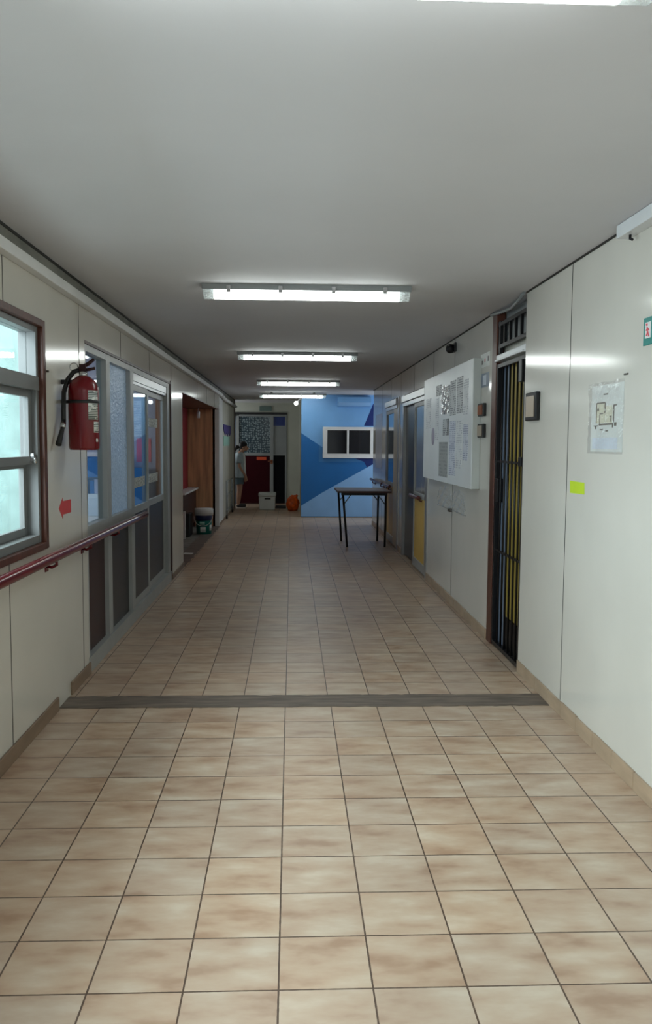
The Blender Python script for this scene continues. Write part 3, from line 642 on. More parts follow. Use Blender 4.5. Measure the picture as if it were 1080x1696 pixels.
# ------------------------------------------------------------------ fire extinguisher
EX, EY, EZ = -1.150, 4.76, 1.415
e = thing('fire_extinguisher', (EX, EY, EZ), 'red fire extinguisher with black hose hung on the panelled wall', 'fire extinguisher')
r = 0.083
prof = [(0.001, 0.0), (r * 0.93, 0.0), (r, 0.012), (r, 0.315), (r * 0.97, 0.345), (r * 0.82, 0.375), (r * 0.5, 0.398), (0.03, 0.406), (0.001, 0.406)]
MB().lathe(prof, (EX, EY, EZ), 36).build('cylinder', 'ext_red', e)
MB().lathe([(0.001, 0.40), (0.024, 0.40), (0.024, 0.425), (0.018, 0.43), (0.018, 0.455), (0.001, 0.455)], (EX, EY, EZ), 16).build('valve', 'chrome', e)
va = math.atan2(-0.971, 0.238)
def radial(a, rr, z): return (EX + rr * math.cos(a), EY + rr * math.sin(a), EZ + z)
b = MB()
dx, dy = math.cos(va + R(80)), math.sin(va + R(80))
def hp(d, z): return (EX + dx * d, EY + dy * d, EZ + z)
b.tube([hp(-0.02, 0.445), hp(0.03, 0.475), hp(0.06, 0.50)], [0.012, 0.011, 0.009], 8).tube([hp(-0.02, 0.435), hp(0.03, 0.442), hp(0.065, 0.45)], [0.010, 0.009, 0.008], 8)
b.box(EX - 0.018, EX + 0.018, EY - 0.018, EY + 0.018, EZ + 0.43, EZ + 0.47)
b.build('lever', 'maroon', e)
rg = [(EX - dx * 0.05 + dx * 0.022 * math.cos(a), EY - dy * 0.05 + dy * 0.022 * math.cos(a), EZ + 0.455 + 0.022 * math.sin(a)) for a in [2 * math.pi * k / 14 for k in range(15)]]
MB().tube(rg, 0.003, 6).build('pull_ring', 'chrome', e)
hose = [hp(-0.015, 0.44), hp(-0.05, 0.43), hp(-0.085, 0.385), (EX - 0.085, EY - 0.085, EZ + 0.31), (EX - 0.083, EY - 0.105, EZ + 0.22), (EX - 0.08, EY - 0.12, EZ + 0.14)]
MB().tube(hose, 0.013, 10).build('hose', 'black', e)
MB().tube([(EX - 0.08, EY - 0.12, EZ + 0.16), (EX - 0.08, EY - 0.14, EZ + 0.12), (EX - 0.085, EY - 0.21, EZ + 0.03)], [0.013, 0.011, 0.017], 10).tube([(EX - 0.08, EY - 0.128, EZ + 0.145), (EX - 0.081, EY - 0.142, EZ + 0.118)], 0.015, 10, m=1).build('nozzle', ['black', 'chrome'], e)
MB().lathe([(r + 0.0006, 0.255), (r + 0.002, 0.256), (r + 0.002, 0.272), (r + 0.0006, 0.273)], (EX, EY, EZ), 36).box(LX, EX - r + 0.004, EY - 0.02, EY + 0.02, EZ + 0.255, EZ + 0.272).build('strap', 'black', e)
def sticker(a0, a1, z0, z1, mt, nm='label_sticker', extra=0.001):
    return MB().lathe([(r + 0.0002, z0), (r + extra, z0), (r + extra, z1), (r + 0.0002, z1)], (EX, EY, EZ), 10, 0, va + R(a0), va + R(a1)).build(nm, mt, e)
sticker(16, 62, 0.165, 0.325, 'print_label'); sticker(38, 66, 0.095, 0.155, 'print_label'); sticker(48, 60, 0.045, 0.062, 'white')
MB().box(LX, LX + 0.004, EY - 0.32, EY - 0.30, EZ + 0.39, EZ + 0.455).box(LX, LX + 0.02, EY - 0.315, EY - 0.305, EZ + 0.40, EZ + 0.41).build('wall_hook', 'nail', e)
MB().box(LX, EX - 0.02, EY - 0.012, EY + 0.012, EZ + 0.36, EZ + 0.385).build('hanger', 'black', e)

# arrow sticker
tag(MB().prism([(LX + 0.0005, y, z) for y, z in [(4.66, 1.095), (4.74, 1.15), (4.74, 1.13), (4.915, 1.13), (4.915, 1.055), (4.74, 1.055), (4.74, 1.03)]], (0.001, 0, 0)).build('arrow_sticker', 'red_tape'), 'faded red arrow sticker on the wall below the fire extinguisher', 'sticker')

# ------------------------------------------------------------------ things on the opposite wall
sg = thing('exit_sign', (RX, 3.34, 1.872), 'teal emergency sign fixed high on the panelled wall', 'sign')
MB().box(RX - 0.006, RX, 3.18, 3.505, 1.872, 1.985).build('plate', 'teal', sg, bevel=0.001)
MB().box(RX - 0.0072, RX - 0.006, 3.43, 3.485, 1.90, 1.965).build('white_square', 'white', sg)
fg = MB(); fx = RX - 0.008
fg.tube([(fx, 3.468, 1.955), (fx, 3.462, 1.955)], 0.005, 8).tube([(fx, 3.462, 1.945), (fx, 3.456, 1.925), (fx, 3.468, 1.91)], 0.0035, 6).tube([(fx, 3.456, 1.925), (fx, 3.444, 1.906)], 0.0035, 6).tube([(fx, 3.472, 1.932), (fx, 3.460, 1.94), (fx, 3.446, 1.932)], 0.003, 6)
fg.build('running_figure', 'pink', sg)
pl = thing('evacuation_plan', (RX, 3.9, 1.43), 'white floor plan sheet in clear plastic sleeve above the lime sticker', 'notice')
PX = RX - 0.002
MB().box(PX, RX, 3.70, 4.10, 1.43, 1.742).build('paper_sheet', 'paper', pl)
b = MB(); q = PX - 0.0008
def pr(y0, y1, z0, z1, m): b.box(q, PX, y0, y1, z0, z1, m)
def cx_(x): return 4.105 - (x - 272) * 0.415 / 248
def cz_(y): return 1.742 - (y - 700) * 0.312 / 500
def ln(xa, xb, ya, yb, m=0): pr(min(cx_(xa), cx_(xb)), max(cx_(xa), cx_(xb)), min(cz_(ya), cz_(yb)), max(cz_(ya), cz_(yb)), m)
ln(318, 385, 830, 985, 1); ln(388, 438, 860, 988, 1); ln(290, 480, 1095, 1180, 2)
q = PX - 0.0014
for a_ in [(316, 386, 828, 838), (316, 322, 828, 985), (381, 387, 838, 912), (343, 372, 911, 918), (343, 348, 915, 992), (340, 446, 989, 1002), (440, 446, 995, 1022), (445, 452, 860, 982), (445, 470, 855, 864), (427, 434, 935, 978), (420, 436, 935, 944), (300, 330, 1000, 1008), (325, 338, 870, 892), (370, 400, 766, 776), (310, 320, 1005, 1028), (350, 372, 1030, 1038), (455, 470, 985, 1010), (392, 410, 1040, 1050)]: ln(*a_)
b.build('printed_plan', ['plan_line', 'plan_yellow', 'plan_blue'], pl)
# crinkled sleeve
sv = MB(); ny, nz = 16, 14; gv = []
for i in range(ny + 1):
    for j in range(nz + 1):
        y = 3.685 + (4.118 - 3.685) * i / ny; z = 1.42 + 0.335 * j / nz
        d = 0.003 + 0.0012 * math.sin(i * 0.8 + j * 0.5) + (0.005 * abs(math.sin(i * 2.3)) if j > nz - 3 else 0) + (0.005 * abs(math.sin(j * 1.3 + 1)) if i > ny - 3 else 0)
        gv.append((RX - d - 0.003, y, z))
sv.add(gv, [(i * (nz + 1) + j, (i + 1) * (nz + 1) + j, (i + 1) * (nz + 1) + j + 1, i * (nz + 1) + j + 1) for i in range(ny) for j in range(nz)], 0, True)
sv.build('plastic_sleeve', 'sleeve', pl)
tag(MB().prism([(RX - 0.0012, y, z) for y, z in [(4.165, 1.214), (4.385, 1.209), (4.39, 1.274), (4.17, 1.272)]], (0.001, 0, 0)).build('lime_sticker', 'lime'), 'lime green sticker on the panelled wall below the plan', 'sticker')
tag(MB().box(RX - 0.006, RX, 3.66, 3.70, 1.768, 1.775).build('wall_nail', 'nail'), 'small metal pin in the wall just above the plan sheet', 'pin')
fr = thing('framed_plaque', (RX, 5.08, 1.605), 'black framed beige plaque between the wall seam and the gate', 'plaque')
MB().box(RX - 0.028, RX, 4.965, 5.19, 1.605, 1.775).build('frame', 'black', fr, bevel=0.006)
MB().box(RX - 0.031, RX - 0.027, 5.0, 5.165, 1.628, 1.752).build('insert', 'beige', fr)
for (z0, z1, lab) in [(1.675, 1.772, 'upper of two small dark framed plates beside the brown jamb'), (1.512, 1.617, 'lower of two small dark framed plates beside the brown jamb')]:
    t = thing('framed_plate', (RX, 6.46, z0), lab, 'plaque', 'plates beside the gate jamb')
    MB().box(RX - 0.025, RX, 6.35, 6.56, z0, z1).build('frame', 'black', t, bevel=0.005)
    MB().box(RX - 0.028, RX - 0.024, 6.385, 6.535, z0 + 0.012, z1 - 0.012).build('insert', 'beige' if z0 < 1.6 else 'brown_post', t)
t = thing('paper_sign', (RX, 6.42, 2.045), 'pale printed paper sign at the top of the wall beside the brown jamb', 'sign')
MB().box(RX - 0.0015, RX, 6.28, 6.57, 2.045, 2.15).build('sheet', 'paper', t)
MB().box(RX - 0.002, RX - 0.0015, 6.50, 6.53, 2.07, 2.10).build('pictogram', 'maroon', t)
MB().box(RX - 0.002, RX - 0.0015, 6.41, 6.44, 2.085, 2.11).build('pictogram', 'pink', t)
MB().box(RX - 0.002, RX - 0.0015, 6.30, 6.34, 2.08, 2.12).build('pictogram', 'maroon', t)
t = thing('paper_sign', (RX, 6.42, 1.895), 'small grey-blue sign with pale centre above the dark plates', 'sign')
MB().box(RX - 0.002, RX, 6.29, 6.57, 1.895, 2.0).build('sheet', 'blue_grey', t)
MB().box(RX - 0.003, RX - 0.002, 6.37, 6.48, 1.91, 1.985).build('pale_centre', 'plan_blue', t)
nb = thing('notice_board', (RX, 7.74, 1.11), 'large white notice board covered with papers between gate and sliding door', 'notice board')
BX = RX - 0.065
MB().box(BX, RX, 6.55, 8.96, 1.11, 2.125).build('panel', 'board', nb, bevel=0.004)
MB().box(BX + 0.003, RX - 0.001, 6.535, 6.552, 1.112, 2.123).build('side_edge', 'board_side', nb, bevel=0.002)
for (y, z) in [(6.72, 2.06), (6.66, 2.10)]:
    pass
pap = [(7.22, 7.47, 1.71, 2.01, 'print_dark', 'dark densely printed sheet beside the shiny plastic sleeve on the board'),
       (6.92, 7.17, 1.72, 2.02, 'print_dark', 'grey printed sheet second from the gate end of the board, top row'),
       (6.70, 6.89, 1.70, 1.98, 'print_faint', 'pale narrow list at the gate end of the board, top row'),
       (7.53, 7.81, 1.54, 1.69, 'print_dark', 'small grey card with black edge under the shiny sleeve on the board'),
       (7.21, 7.49, 1.19, 1.66, 'print_blue', 'long grey-blue printed sheet down the middle of the board'),
       (6.93, 7.16, 1.26, 1.66, 'print_faint', 'faint long white sheet in the lower row of the board'),
       (6.69, 6.88, 1.33, 1.62, 'print_blue', 'bluish list at the gate end of the board, lower row'),
       (7.56, 8.00, 1.16, 1.48, 'sheet_grey', 'plain grey sheet in the bottom row of the board'),
       (8.05, 8.22, 1.50, 1.90, 'print_faint', 'pale tall sheet near the sliding door end of the board'),
       (8.50, 8.80, 1.62, 1.92, 'print_faint', 'pale square sheet in the corner of the board by the sliding door'),
       (7.92, 8.20, 1.92, 2.02, 'print_grey', 'small torn notice high on the board near the sliding door')]
for k, (a, c, z0, z1, mt, lab) in enumerate(pap):
    o = MB().box(BX - 0.0016, BX, a, c, z0, z1).build('pinned_paper', mt); tag(o, lab, 'paper', 'papers pinned on the notice board')
    if k == 3: MB().box(BX - 0.002, BX - 0.0015, a, a + 0.05, z0, z1).build('black_edge', 'black', o)
o = MB().lathe([(0.001, -0.002), (0.085, -0.002), (0.085, 0), (0.001, 0)], (0, 0, 0), 20)
o.v = [(BX + p[2], 8.35 + p[0], 1.535 + p[1]) for p in o.v]
tag(o.build('round_badge', 'lavender'), 'mauve round picture on the board near the sliding door', 'picture')
# shiny sleeve with crinkles
def crinkle(name, X0, ya, yb, za, zb, amp, mt, label, cat, group=None, roundtop=False, n=14, parent=None):
    b = MB(); vs = []; ix = {}
    for i in range(n + 1):
        for j in range(n + 1):
            y = ya + (yb - ya) * i / n; z = za + (zb - za) * j / n
            if roundtop:
                u = 2 * i / n - 1; top = za + (zb - za) * (0.55 + 0.45 * math.sqrt(max(0, 1 - u * u))); z = za + (top - za) * j / n
            vs.append((X0 - amp * (0.5 + 0.3 * math.sin(i * 1.1 + j * 0.7) + 0.2 * math.sin(i * 0.5 - j * 1.6 + 1)) - 0.001, y, z))
    fs = [(i * (n + 1) + j, (i + 1) * (n + 1) + j, (i + 1) * (n + 1) + j + 1, i * (n + 1) + j + 1) for i in range(n) for j in range(n)]
    b.add(vs, fs, 0, True)
    return tag(b.build(name, mt, parent), label, cat, group)
ps = thing('plastic_sleeve', (BX, 7.67, 1.74), 'crinkled shiny plastic sleeve with a grey sheet on the board', 'sleeve')
MB().box(BX - 0.0016, BX, 7.49, 7.85, 1.74, 1.98).build('sheet', 'print_dark', ps)
crinkle('film', BX - 0.002, 7.48, 7.86, 1.73, 1.99, 0.018, 'sleeve', None, None, parent=ps)
for (a, c, lab) in [(7.60, 8.33, 'clear plastic pouch under the board, the one beside the sliding door'), (7.0, 7.58, 'clear plastic pouch under the board, the one toward the gate')]:
    ph = thing('plastic_pouch', (RX, (a + c) / 2, 0.86), lab, 'pouch', 'clear pouches under the notice board')
    crinkle('film', RX - 0.004, a, c, 0.86, 1.07, 0.02, 'pouch', None, None, roundtop=True, parent=ph)
    MB().box(RX - 0.006, RX, a + 0.02, c - 0.02, 0.858, 0.866).build('hem', 'pouch', ph)
tag(MB().box(RX - 0.03, RX, 7.63, 7.70, 0.845, 0.875).build('dark_clip', 'nail'), 'small dark clip on the wall seam between the two pouches', 'clip')
dm = thing('dome_camera', (RX, 7.63, 2.29), 'black dome camera high on the wall above the notice board', 'camera')
MB().box(RX - 0.02, RX, 7.56, 7.70, 2.285, 2.365).build('mount', 'black', dm, bevel=0.006)
MB().ball((RX - 0.045, 7.63, 2.315), 0.042).build('dome', 'black_metal', dm)
MB().ball((RX - 0.06, 7.61, 2.335), 0.012).build('lens', 'chrome', dm)
# mauve poster on the glossy panel near the end
tag(MB().box(RX - 0.0015, RX, 13.75, 14.75, 1.05, 1.95).build('pale_poster', 'pale_lilac'), 'large pale lilac poster on the wall end before the blue wall', 'poster')

# ------------------------------------------------------------------ air conditioner and window in the blue wall
ac = thing('air_conditioner', (1.22, BY - 0.1, 2.18), 'slim wall air conditioner high on the blue wall', 'air conditioner')
b = MB(); b.prism([(0.89, BY, 2.37), (0.89, BY - 0.18, 2.36), (0.89, BY - 0.20, 2.26), (0.89, BY - 0.13, 2.19), (0.89, BY, 2.18)], (0.66, 0, 0)); b.build('body', 'sky_blue', ac, bevel=0.006)
MB().prism([(0.91, BY - 0.204, 2.255), (0.91, BY - 0.138, 2.192), (0.91, BY - 0.130, 2.19), (0.91, BY - 0.197, 2.262)], (0.62, 0, 0)).build('louver', 'pale_blue', ac)
wn = thing('window_2', (1.12, BY, 1.18), 'white framed sliding window with dark panes in the blue wall', 'window', kind='structure')
b = MB(); x0, x1, z0, z1 = 0.615, 1.63, 1.185, 1.785
b.box(x0, x1, BY - 0.05, BY, z1 - 0.06, z1).box(x0, x1, BY - 0.05, BY, z0, z0 + 0.07).box(x0, x0 + 0.085, BY - 0.05, BY, z0 + 0.07, z1 - 0.06).box(x1 - 0.085, x1, BY - 0.05, BY, z0 + 0.07, z1 - 0.06).box(1.085, 1.125, BY - 0.045, BY, z0 + 0.07, z1 - 0.06)
b.build('window_frame', 'white', wn, bevel=0.005)
MB().box(x0 + 0.085, 1.085, BY - 0.012, BY - 0.004, z0 + 0.07, z1 - 0.06).build('pane', 'night_glass', wn)
MB().box(1.125, x1 - 0.085, BY - 0.012, BY - 0.004, z0 + 0.07, z1 - 0.06).build('pane', 'night_glass', wn)
MB().box(x0, x1, BY - 0.06, BY, z0 - 0.012, z0 + 0.004).build('window_sill', 'white', wn, bevel=0.004)

# ------------------------------------------------------------------ far door
d = thing('door_5', (-0.7, 20.2, 0), 'far maroon door with patterned glass and dark side panel', 'door', kind='structure')
b = MB(); Y = 20.18
b.box(-1.32, -1.245, Y, Y + 0.1, 0, 2.10).box(-0.515, -0.43, Y, Y + 0.1, 0, 2.10).box(-0.155, -0.115, Y, Y + 0.1, 0, 2.10).box(-1.245, -0.115, Y + 0.001, Y + 0.1, 2.085, 2.13).box(-1.245, -0.515, Y + 0.001, Y + 0.1, 1.16, 1.225).box(-0.43, -0.155, Y + 0.001, Y + 0.1, 1.17, 1.19)
b.build('frame', 'lamp_grey', d, bevel=0.003)
MB().box(-1.36, -0.10, Y - 0.02, Y + 0.09, 2.13, 2.18).build('head_trim', 'black', d)
MB().box(-1.245, -0.515, Y + 0.04, Y + 0.05, 1.225, 2.085).build('pane', 'pattern_pane', d)
MB().box(-1.245, -0.515, Y + 0.03, Y + 0.06, 0.03, 1.16).build('lower_panel', 'maroon_door', d)
MB().box(-0.43, -0.155, Y + 0.03, Y + 0.06, 1.87, 2.085).build('side_panel', 'navy', d)
MB().box(-0.43, -0.155, Y + 0.03, Y + 0.06, 1.19, 1.87).build('side_panel', 'lamp_grey', d)
MB().box(-0.43, -0.155, Y + 0.03, Y + 0.06, 0.03, 1.17).build('side_panel', 'dull_black', d)
MB().box(-1.245, -0.155, Y, Y + 0.09, 0, 0.03).build('threshold', 'dark_wood', d)
MB().box(-0.50, -0.45, Y - 0.012, Y, 0.97, 1.06).tube([(-0.48, Y - 0.01, 1.03), (-0.48, Y - 0.05, 1.03), (-0.56, Y - 0.05, 1.03)], 0.011, 8).build('handle', 'brown_post', d)
MB().box(-1.45, -1.325, Y + 0.01, Y + 0.03, 0, 2.08).build('side_light', 'blue_grey', d)
MB().box(-1.46, -1.36, Y - 0.03, Y + 0.005, 2.0, 2.10).build('closer', 'black', d)
tag(MB().box(-0.83, -0.60, Y + 0.027, Y + 0.03, 1.055, 1.125).build('orange_notice', 'orange_sign'), 'orange notice stuck on the maroon part of the far door', 'notice')
tag(MB().box(-0.76, -0.475, 20.17, 20.20, 2.215, 2.325).build('door_sign', 'dim_sign', bevel=0.003), 'dim grey-green sign above the far maroon door', 'sign')

# ------------------------------------------------------------------ folding table
t = thing('folding_table', (1.03, 12.25, 0), 'small folding table with dark thin legs near the blue wall', 'table')
MB().box(0.645, 1.405, 11.78, 12.72, 0.770, 0.796).build('tabletop', ['table_edge'], t, bevel=0.004)
MB().box(0.650, 1.40, 11.786, 12.714, 0.796, 0.799).build('top_surface', 'table_top', t)
b = MB().box(0.70, 1.35, 11.83, 11.85, 0.735, 0.770).box(0.70, 1.35, 12.65, 12.67, 0.735, 0.770)
b.build('apron', 'black_metal', t)
for (lx, ly, tx) in [(0.79, 11.87, 0.725), (0.75, 12.60, 0.70), (1.325, 11.87, 1.335), (1.29, 12.60, 1.30)]:
    MB().tube([(lx, ly, 0.0), (tx, ly + (0.01 if ly < 12 else -0.01), 0.770)], 0.0155, 10).build('leg', 'black_metal', t)
for (a, c, y) in [(0.735, 0.86, 11.88), (1.325, 1.20, 11.88), (0.71, 0.85, 12.59), (1.30, 1.17, 12.59)]:
    MB().tube([(a, y, 0.60), (c, y, 0.768)], 0.007, 8).build('brace', 'alu_dark', t)

# ------------------------------------------------------------------ alcove things
b = thing('bench', (-1.7, 13.4, 0), 'narrow bench with pale top and dark maroon front inside the alcove', 'bench')
MB().box(-1.80, -1.62, 12.95, 14.79, 0.655, 0.685).build('bench_top', 'white', b, bevel=0.003)
MB().box(-1.795, -1.66, 13.0, 14.78, 0.10, 0.655).build('front_panel', 'maroon', b)
for y in (13.02, 14.70): MB().box(-1.795, -1.67, y, y + 0.05, 0, 0.10).build('foot', 'dark_wood', b)
bk = thing('paint_bucket', (-1.40, 13.56, 0), 'teal paint bucket with white lid standing at the alcove mouth', 'bucket')
c = (-1.40, 13.56, 0)
MB().lathe([(0.001, 0), (0.118, 0), (0.128, 0.22)], c, 32).build('body', 'bucket_teal', bk)
MB().lathe([(0.128, 0.22), (0.131, 0.222), (0.136, 0.31), (0.134, 0.312)], c, 32).build('navy_band', 'bucket_navy', bk)
MB().lathe([(0.134, 0.305), (0.150, 0.305), (0.152, 0.40), (0.142, 0.412), (0.001, 0.412)], c, 32).build('lid', 'white', bk)
hd = [(c[0] + 0.145 * math.cos(a), c[1] - 0.145 * abs(math.sin(a)) * 0.55 - 0.09, 0.29 - 0.15 * math.sin(a)) for a in [math.pi * k / 14 for k in range(15)]]
MB().tube(hd, 0.004, 6).build('handle', 'white', bk)
def bsticker(a0, a1, z0, z1, mt):
    MB().lathe([(0.1245, z0), (0.1255 + 0.0035, z0), (0.133, z1), (0.1285, z1)], c, 8, 0, R(a0), R(a1)).build('label', mt, bk)
bsticker(250, 288, 0.04, 0.12, 'paper'); bsticker(318, 342, 0.06, 0.15, 'paper'); bsticker(245, 282, 0.15, 0.205, 'mint_paper')
tag(MB().box(-1.665, -1.60, 12.80, 12.84, 0, 0.42).build('white_board', 'white', bevel=0.003), 'narrow white board standing at the end of the alcove bench', 'board')
tag(MB().box(-1.645, -1.57, 13.1, 13.5, 0, 0.36).build('shade_block', 'black', bevel=0.01), 'dark block for the shade between the white board and the paint bucket', 'shade block')  # black box put in for the shade beside the bucket
tag(MB().prism([(-1.42, 11.05, 0.0), (-1.30, 11.03, 0.0), (-1.29, 11.16, 0.0), (-1.41, 11.19, 0.0)], (0, 0, 0.004)).build('paper_scrap', 'paper'), 'scrap of white paper on the floor at the alcove mouth', 'paper')
hl = thing('hanging_tag', (-1.55, 14.2, 1.90), 'slim white tag hanging on a cord from the alcove top', 'tag')
MB().tube([(-1.55, 14.2, 2.036), (-1.55, 14.2, 1.98)], 0.006, 6).build('cord', 'white', hl)
MB().lathe([(0.001, 0.0), (0.026, 0.0), (0.026, 0.10), (0.012, 0.125), (0.001, 0.125)], (-1.55, 14.2, 1.865), 12).build('tag_body', 'white_gloss', hl)

# ------------------------------------------------------------------ far end of the window wall
o = MB()
pts = [(15.75, 1.80), (17.6, 1.80), (17.7, 1.66), (17.4, 1.60), (17.1, 1.66), (16.8, 1.58), (16.5, 1.66), (16.2, 1.60), (15.9, 1.68)]
o.prism([(LX + 0.001, y, z) for y, z in pts], (0.012, 0, 0))
tag(o.build('purple_banner', 'purple'), 'purple scalloped banner on the wall before the dark brown post', 'banner')
tag(MB().box(LX, LX + 0.006, 15.9, 17.4, 1.40, 1.585).build('mint_sheet', 'mint_paper'), 'mint green sheet on the wall below the purple banner', 'sheet')
tr = thing('folded_cart', (-1.24, 17.05, 0), 'slim folded grey metal cart standing flat against the wall before the brown post', 'cart')
b = MB()
for y in (16.25, 16.5, 17.6, 17.85): b.tube([(-1.243, y, 0.08), (-1.243, y, 0.72)], 0.011, 8)
for z in (0.16, 0.45, 0.72): b.tube([(-1.243, 16.24, z), (-1.243, 17.86, z)], 0.011, 8)
b.build('frame', 'lamp_grey', tr)
for y in (16.3, 17.8):
    w_ = MB().lathe([(0.001, -0.014), (0.045, -0.014), (0.045, 0.014), (0.001, 0.014)], (0, 0, 0), 16)
    w_.v = [(-1.238 + p[2], y + p[0], 0.045 + p[1]) for p in w_.v]; w_.build('castor', 'black', tr)

# ------------------------------------------------------------------ box, bag, dark slab
bx = thing('plastic_crate', (-0.53, 18.6, 0), 'pale plastic box with dark hand slot before the far door', 'box')
b = MB(); b.prism([(-0.70, 18.42, 0), (-0.36, 18.42, 0), (-0.36, 18.78, 0), (-0.70, 18.78, 0)], (0, 0, 0.30))
b.v = [(-0.53 + (p[0] + 0.53) * (1 + 0.06 * (p[2] / 0.3)), p[1], p[2]) for p in b.v]
b.build('body', 'crate', bx, bevel=0.02, seg=3)
MB().box(-0.72, -0.34, 18.40, 18.80, 0.295, 0.375).build('lid', 'crate', bx, bevel=0.02, seg=3)
MB().box(-0.585, -0.45, 18.405, 18.415, 0.235, 0.268).build('hand_slot', 'black', bx, bevel=0.004)
bg = thing('orange_bag', (0.03, 18.35, 0), 'crumpled orange plastic bag at the foot of the blue wall corner', 'bag')
me = MB(); me.ball((0.03, 18.35, 0.155), 0.165, (0.9, 0.9, 1.0), 16)
nv = []
for p in me.v:
    q = Vector(p) - Vector((0.03, 18.35, 0.155)); a = math.atan2(q.y, q.x)
    k = 1 + 0.10 * math.sin(5 * a + 6 * q.z / 0.165) + 0.06 * math.sin(11 * a - 9 * q.z / 0.165)
    if q.z < -0.10: q.z = -0.155 + (q.z + 0.155) * 0.15
    nv.append((0.03 + q.x * k * 0.92, 18.35 + q.y * k, max(0.001, 0.155 + q.z)))
me.v = nv; me.build('sack', 'orange', bg)
kn = MB(); kn.ball((0.07, 18.33, 0.30), 0.05, (1.3, 1, 0.8), 8).tube([(0.08, 18.33, 0.30), (0.12, 18.32, 0.335), (0.15, 18.32, 0.32)], [0.03, 0.024, 0.004], 8).tube([(0.06, 18.33, 0.30), (0.01, 18.32, 0.325), (-0.03, 18.32, 0.30)], [0.03, 0.02, 0.004], 8)
kn.build('knot', 'orange', bg)
tag(MB().box(-0.36, -0.12, 18.9, 19.5, 0, 0.03).build('floor_slab', 'black', bevel=0.006), 'dark flat slab on the floor between pale box and orange bag', 'mat')  # low black slab lying flat on the floor

# ------------------------------------------------------------------ person
PX0, PY0 = -1.175, 19.12
pn = thing('person', (PX0, PY0, 0), 'person in pale T-shirt with tied dark hair, standing head bowed by the far door', 'person')
def skin(name, verts, edges, mt, parent, root=0, sub=2):
    me = bpy.data.meshes.new(name); me.from_pydata([v[:3] for v in verts], edges, []); me.materials.append(M[mt])
    o = bpy.data.objects.new(name, me); COL.objects.link(o); o.parent = parent
    md = o.modifiers.new('skin', 'SKIN'); md.use_smooth_shade = True
    for i, v in enumerate(verts):
        sv_ = me.skin_vertices[0].data[i]; rr = v[3] if isinstance(v[3], tuple) else (v[3], v[3]); sv_.radius = rr; sv_.use_root = (i == root)
    o.modifiers.new('sub', 'SUBSURF').levels = sub; o.modifiers['sub'].render_levels = sub
    return o
V = [(0, 0, 0.74, 0.115), (-0.02, 0, 0.90, 0.10), (-0.03, 0, 1.06, 0.105), (0.00, 0, 1.17, 0.085), (0.045, 0, 1.235, 0.045), (0.075, 0, 1.275, 0.052), (0.105, 0, 1.33, 0.082), (0.11, 0, 1.385, 0.066)]
Eg = [(i, i + 1) for i in range(7)]
def chain(start, pts):
    p = start
    for q in pts: V.append(q); Eg.append((p, len(V) - 1)); p = len(V) - 1
    return p
chain(6, [(0.165, 0, 1.30, 0.045), (0.185, 0, 1.275, 0.024)])          # face towards the hands
for s in (-1, 1):
    kn_ = chain(0, [(0.0, s * 0.075, 0.68, 0.085), (0.012, s * 0.085, 0.42, 0.055), (-0.008, s * 0.085, 0.28, 0.052), (-0.02, s * 0.085, 0.085, 0.033)])
    chain(kn_, [(0.0, s * 0.088, 0.045, 0.034), (0.07, s * 0.095, 0.032, 0.032), (0.12, s * 0.10, 0.026, 0.024)])
    sh = chain(3, [(-0.01, s * 0.12, 1.15, 0.052)])
    wr_ = chain(sh, [(-0.005, s * 0.165, 1.06, 0.042), (0.02, s * 0.18, 0.91, 0.034), (0.085, s * 0.13, 0.80, 0.028), (0.125, s * 0.085, 0.725, 0.021)])
    hd_ = chain(wr_, [(0.133, s * 0.075, 0.69, (0.028, 0.018)), (0.138, s * 0.070, 0.655, (0.032, 0.016))])
    for k, ln in enumerate((0.062, 0.072, 0.067, 0.052)):
        ox_ = (k - 1.5) * 0.019
        chain(hd_, [(0.140 + ox_, s * 0.066, 0.640, 0.0085), (0.145 + ox_, s * 0.058, 0.640 - ln * 0.5, 0.008), (0.138 + ox_, s * 0.045, 0.640 - ln, 0.0065)])
    chain(wr_, [(0.150, s * 0.060, 0.700, 0.010), (0.162, s * 0.048, 0.672, 0.009), (0.164, s * 0.040, 0.650, 0.0075)])
body = skin('body', V, Eg, 'skin', pn)
# shirt: elliptical rings, open at neck, with sleeves
def garment(name, rings, mt, parent, mats=None):
    b_ = MB(); n = 24; v = []
    for (cx, cz, rx, ry) in rings:
        for k in range(n):
            a = 2 * math.pi * k / n; w_ = 1 + 0.03 * math.sin(a * 5 + cz * 20)
            v.append((PX0 + cx + rx * math.cos(a) * w_, PY0 + ry * math.sin(a) * w_, cz))
    fs = [(i * n + k, i * n + (k + 1) % n, (i + 1) * n + (k + 1) % n, (i + 1) * n + k) for i in range(len(rings) - 1) for k in range(n)]
    b_.add(v, fs, 0, True)
    o = b_.build(name, mt, parent); sd = o.modifiers.new('thick', 'SOLIDIFY'); sd.thickness = 0.006; sd.offset = 1
    o.modifiers.new('sub', 'SUBSURF').render_levels = 1
    return o
sh_ = garment('shirt', [(-0.005, 0.66, 0.128, 0.185), (-0.01, 0.78, 0.125, 0.178), (-0.025, 0.92, 0.118, 0.165), (-0.03, 1.06, 0.12, 0.172), (-0.015, 1.15, 0.105, 0.165), (0.005, 1.20, 0.08, 0.11), (0.03, 1.225, 0.058, 0.065)], 'shirt', pn)
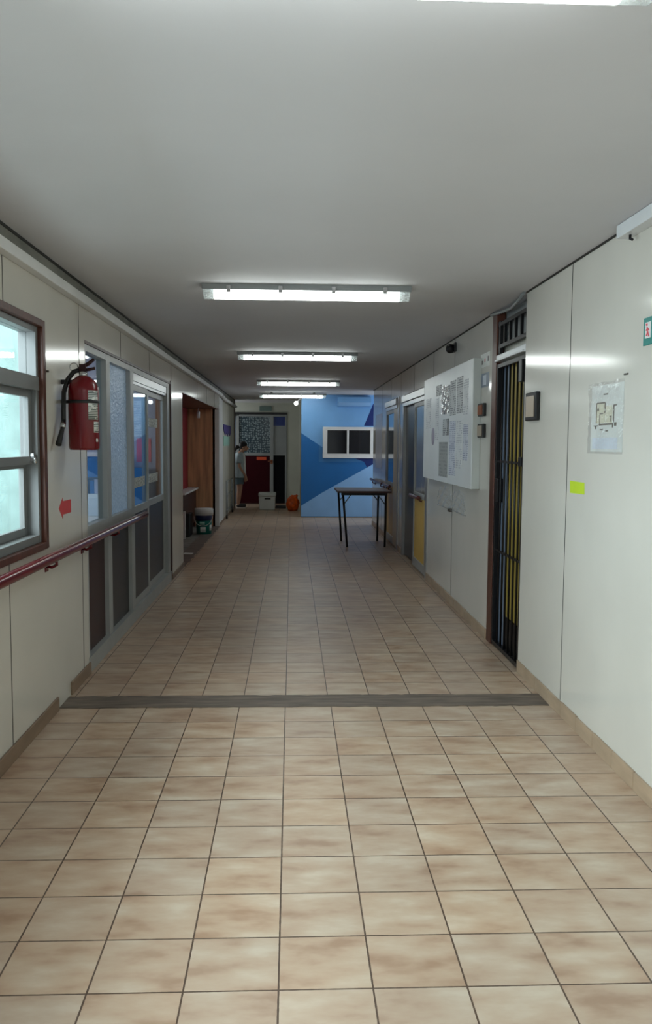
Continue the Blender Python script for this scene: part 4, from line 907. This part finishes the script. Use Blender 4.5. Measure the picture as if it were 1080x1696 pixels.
for s in (-1, 1):
    MB().tube([(PX0 - 0.01, PY0 + s * 0.10, 1.165), (PX0 - 0.008, PY0 + s * 0.155, 1.10), (PX0 + 0.008, PY0 + s * 0.185, 0.98)], [0.062, 0.062, 0.058], 14).build('sleeve', 'shirt', sh_)
    MB().tube([(PX0 + 0.095, PY0 + s * 0.03, 1.205), (PX0 + 0.112, PY0 + s * 0.05, 1.10), (PX0 + 0.117, PY0 + s * 0.05, 0.92), (PX0 + 0.132, PY0 + s * 0.05, 0.70)], 0.014, 8, sx=1.6).build('front_highlight', 'shirt_lit', sh_)  # bright front edges of the shirt, highlight put on as white strips
MB().tube([(PX0 - 0.095, PY0, 1.175), (PX0 - 0.152, PY0, 1.06), (PX0 - 0.148, PY0, 0.9), (PX0 - 0.138, PY0, 0.70)], 0.016, 8, sx=3.0).build('back_highlight', 'shirt_lit', sh_)  # light along the back, painted as a white strip
for s in (-1, 1):
    MB().tube([(PX0, PY0 + s * 0.07, 0.74), (PX0, PY0 + s * 0.078, 0.60), (PX0 + 0.005, PY0 + s * 0.084, 0.52)], [0.10, 0.092, 0.088], 16, cap=False).build('shorts', 'shorts', pn)
    fb = MB(); fb.ball((PX0 + 0.045, PY0 + s * 0.093, 0.045), 0.05, (2.05, 0.92, 0.85), 10)
    fb.v = [(p[0], p[1], max(p[2], 0.014)) for p in fb.v]
    so = fb.build('shoe', 'shoe', pn)
    sb = MB(); sb.ball((PX0 + 0.045, PY0 + s * 0.093, 0.008), 0.052, (2.1, 0.95, 0.30), 10); sb.v = [(p[0], p[1], max(0.0, min(p[2], 0.016))) for p in sb.v]; sb.build('sole', 'sole', so)
hr = MB(); hr.ball((PX0 + 0.082, PY0, 1.375), 0.10, (0.98, 0.92, 0.92), 14)
hr.v = [(p[0], p[1], p[2]) if (p[0] - PX0) < 0.12 or p[2] > 1.37 else (p[0] - 0.04, p[1], max(p[2], 1.355)) for p in hr.v]
hr.ball((PX0 - 0.05, PY0 + 0.01, 1.335), 0.048, (1.0, 0.9, 1.0), 10).tube([(PX0 - 0.055, PY0 + 0.01, 1.33), (PX0 - 0.09, PY0 + 0.015, 1.28), (PX0 - 0.085, PY0 + 0.015, 1.24)], [0.036, 0.03, 0.006], 10)
hr.build('hair', 'hair', pn)
for s in (-1, 1):
    MB().ball((PX0 + 0.175, PY0 + s * 0.034, 1.335), 0.009).build('eye', 'eye', pn)
    MB().ball((PX0 + 0.09, PY0 + s * 0.083, 1.325), 0.02, (0.8, 0.4, 1.3), 8).build('ear', 'skin', pn)
MB().tube([(PX0 + 0.188, PY0, 1.33), (PX0 + 0.205, PY0, 1.302), (PX0 + 0.192, PY0, 1.295)], [0.008, 0.012, 0.008], 8).build('nose', 'skin', pn)
MB().tube([(PX0 + 0.19, PY0 - 0.02, 1.268), (PX0 + 0.198, PY0, 1.269), (PX0 + 0.19, PY0 + 0.02, 1.268)], 0.005, 6).build('mouth', 'lip', pn)
pn.scale = (1.02, 1.02, 1.02)
